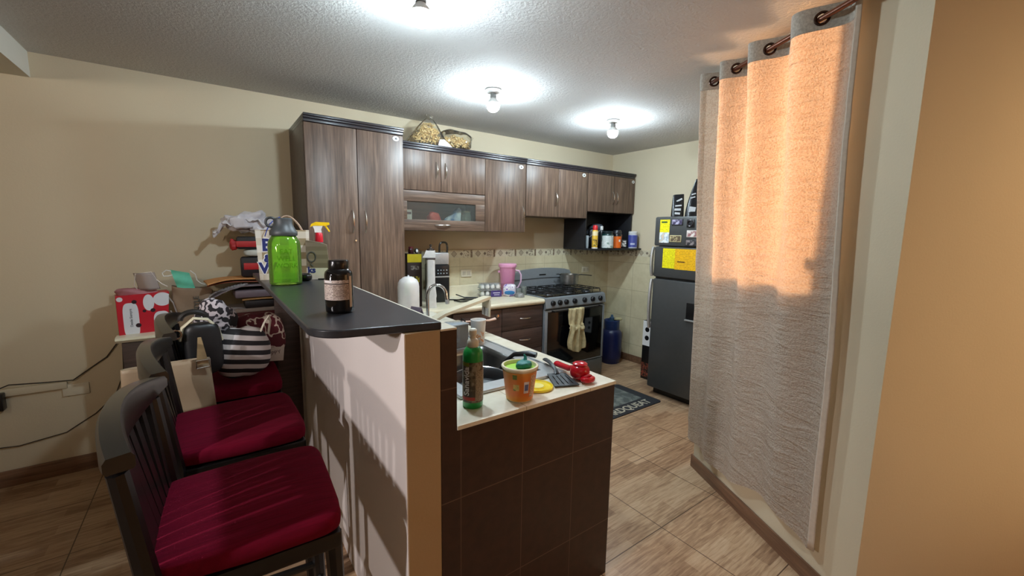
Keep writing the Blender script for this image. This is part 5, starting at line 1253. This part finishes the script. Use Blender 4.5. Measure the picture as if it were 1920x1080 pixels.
sp1 = t.noise(t.obj((1, 1, 1)), 130, 2, .6); fold = t.noise(t.obj((2.5, 2.5, 11)), 2.2, 4, .6, 1.6); big = t.noise(v, 5, 2)
pat = t.math('GREATER_THAN', sp1, .53)
col_ = t.mix(pat, lin((202, 195, 184)), lin((186, 177, 165)))
t.b.inputs['Roughness'].default_value = .8; t.base(col_)
bm_ = t.n('ShaderNodeBump', i_Height=t.math('ADD', t.math('MULTIPLY', sp1, .35), fold), i_Strength=.9, i_Distance=.022); t.l(bm_.outputs[0], t.b.inputs['Normal'])
tl = t.n('ShaderNodeBsdfTranslucent', i_Color=t.mix(pat, lin((250, 228, 204)), lin((244, 212, 182)))); t.l(bm_.outputs[0], tl.inputs['Normal'])
mx = t.n('ShaderNodeMixShader', i_0=.42); t.l(t.b.outputs[0], mx.inputs[1]); t.l(tl.outputs[0], mx.inputs[2]); t.l(mx.outputs[0], t.out.inputs[0])
M_CURT = t.m
M_HEAD = mat((168, 160, 148), .8, var=.22, sc=110)
cu = thing('curtain', 'pale grey eyelet curtain hung on a brown rod over the slanting wall window', 'curtain', PW, RW)
S0, S1 = -.90, .008; VH = .092 / (CT - CB)
MB().grid(lambda u, w: cur(S0 + (S1 - S0) * u, VH + (1 - VH) * w), 220, 110).build('cloth', M_CURT, cu, smooth=180, fixn=False)
eye = [-.78, -.49, -.24, -.05, -.635, -.365, -.145]
eye = [s for s in eye]
hm = MB(); NU, NV = 420, 32
pts = [[cur(S0 + (S1 - S0) * i / NU, VH * j / NV) for j in range(NV + 1)] for i in range(NU + 1)]
cen = [cur(s, .048 / (CT - CB)) for s in eye]
vs = [p for r in pts for p in r]; fs = []
for i in range(NU):
    for j in range(NV):
        c_ = (pts[i][j] + pts[i + 1][j + 1]) / 2
        if min((c_ - e).length for e in cen) > .0215: fs.append((i * (NV + 1) + j, (i + 1) * (NV + 1) + j, (i + 1) * (NV + 1) + j + 1, i * (NV + 1) + j + 1))
hm.add(vs, fs); hd = hm.build('header_band', M_HEAD, cu, smooth=180, fixn=False, solid=.003)
for s, c_ in zip(eye, cen):
    T = (cur(s + .004, .02) - cur(s - .004, .02)); T.z = 0; T.normalize()
    MB().tube([c_ + T * .0235 * math.cos(a * PI / 14) + Vector((0, 0, 1)) * .0235 * math.sin(a * PI / 14) for a in range(28)], .0058, 8, closed=True).build('eyelet', mat((62, 42, 34), .25, .7), hd)
# side hem: doubled edge that turns back towards the wall
MB().grid(lambda u, w: (cur(S0, w).x - .014 * u - .010 * w * u, max(.010, cur(S0, w).y - .012 * u), cur(S0, w).z + .004), 4, 60).build('side_hem', mat((206, 190, 172), .8, sc=60), cu, smooth=180, solid=.003, fixn=False)
rd_ = thing('curtain_rod', 'brown metal curtain rod with a round end knob near the ceiling', 'curtain rod', PW, RW)
RZ = CT - .048
MB().cyl((-1.075, .104, RZ), (.06, .104, RZ), .0115, n=16).build('rod', mat((104, 62, 44), .3, .6), rd_)
MB().ball((-1.085, .104, RZ), .02, 16, 10).build('end_knob', mat((96, 54, 40), .3, .5), rd_)
for x in (-1.045, .04):
    MB().tube([(x, .0, RZ - .02), (x, .06, RZ - .02), (x, .104, RZ - .013)], .007, 8).build('bracket', mat((96, 54, 40), .3, .5), rd_)
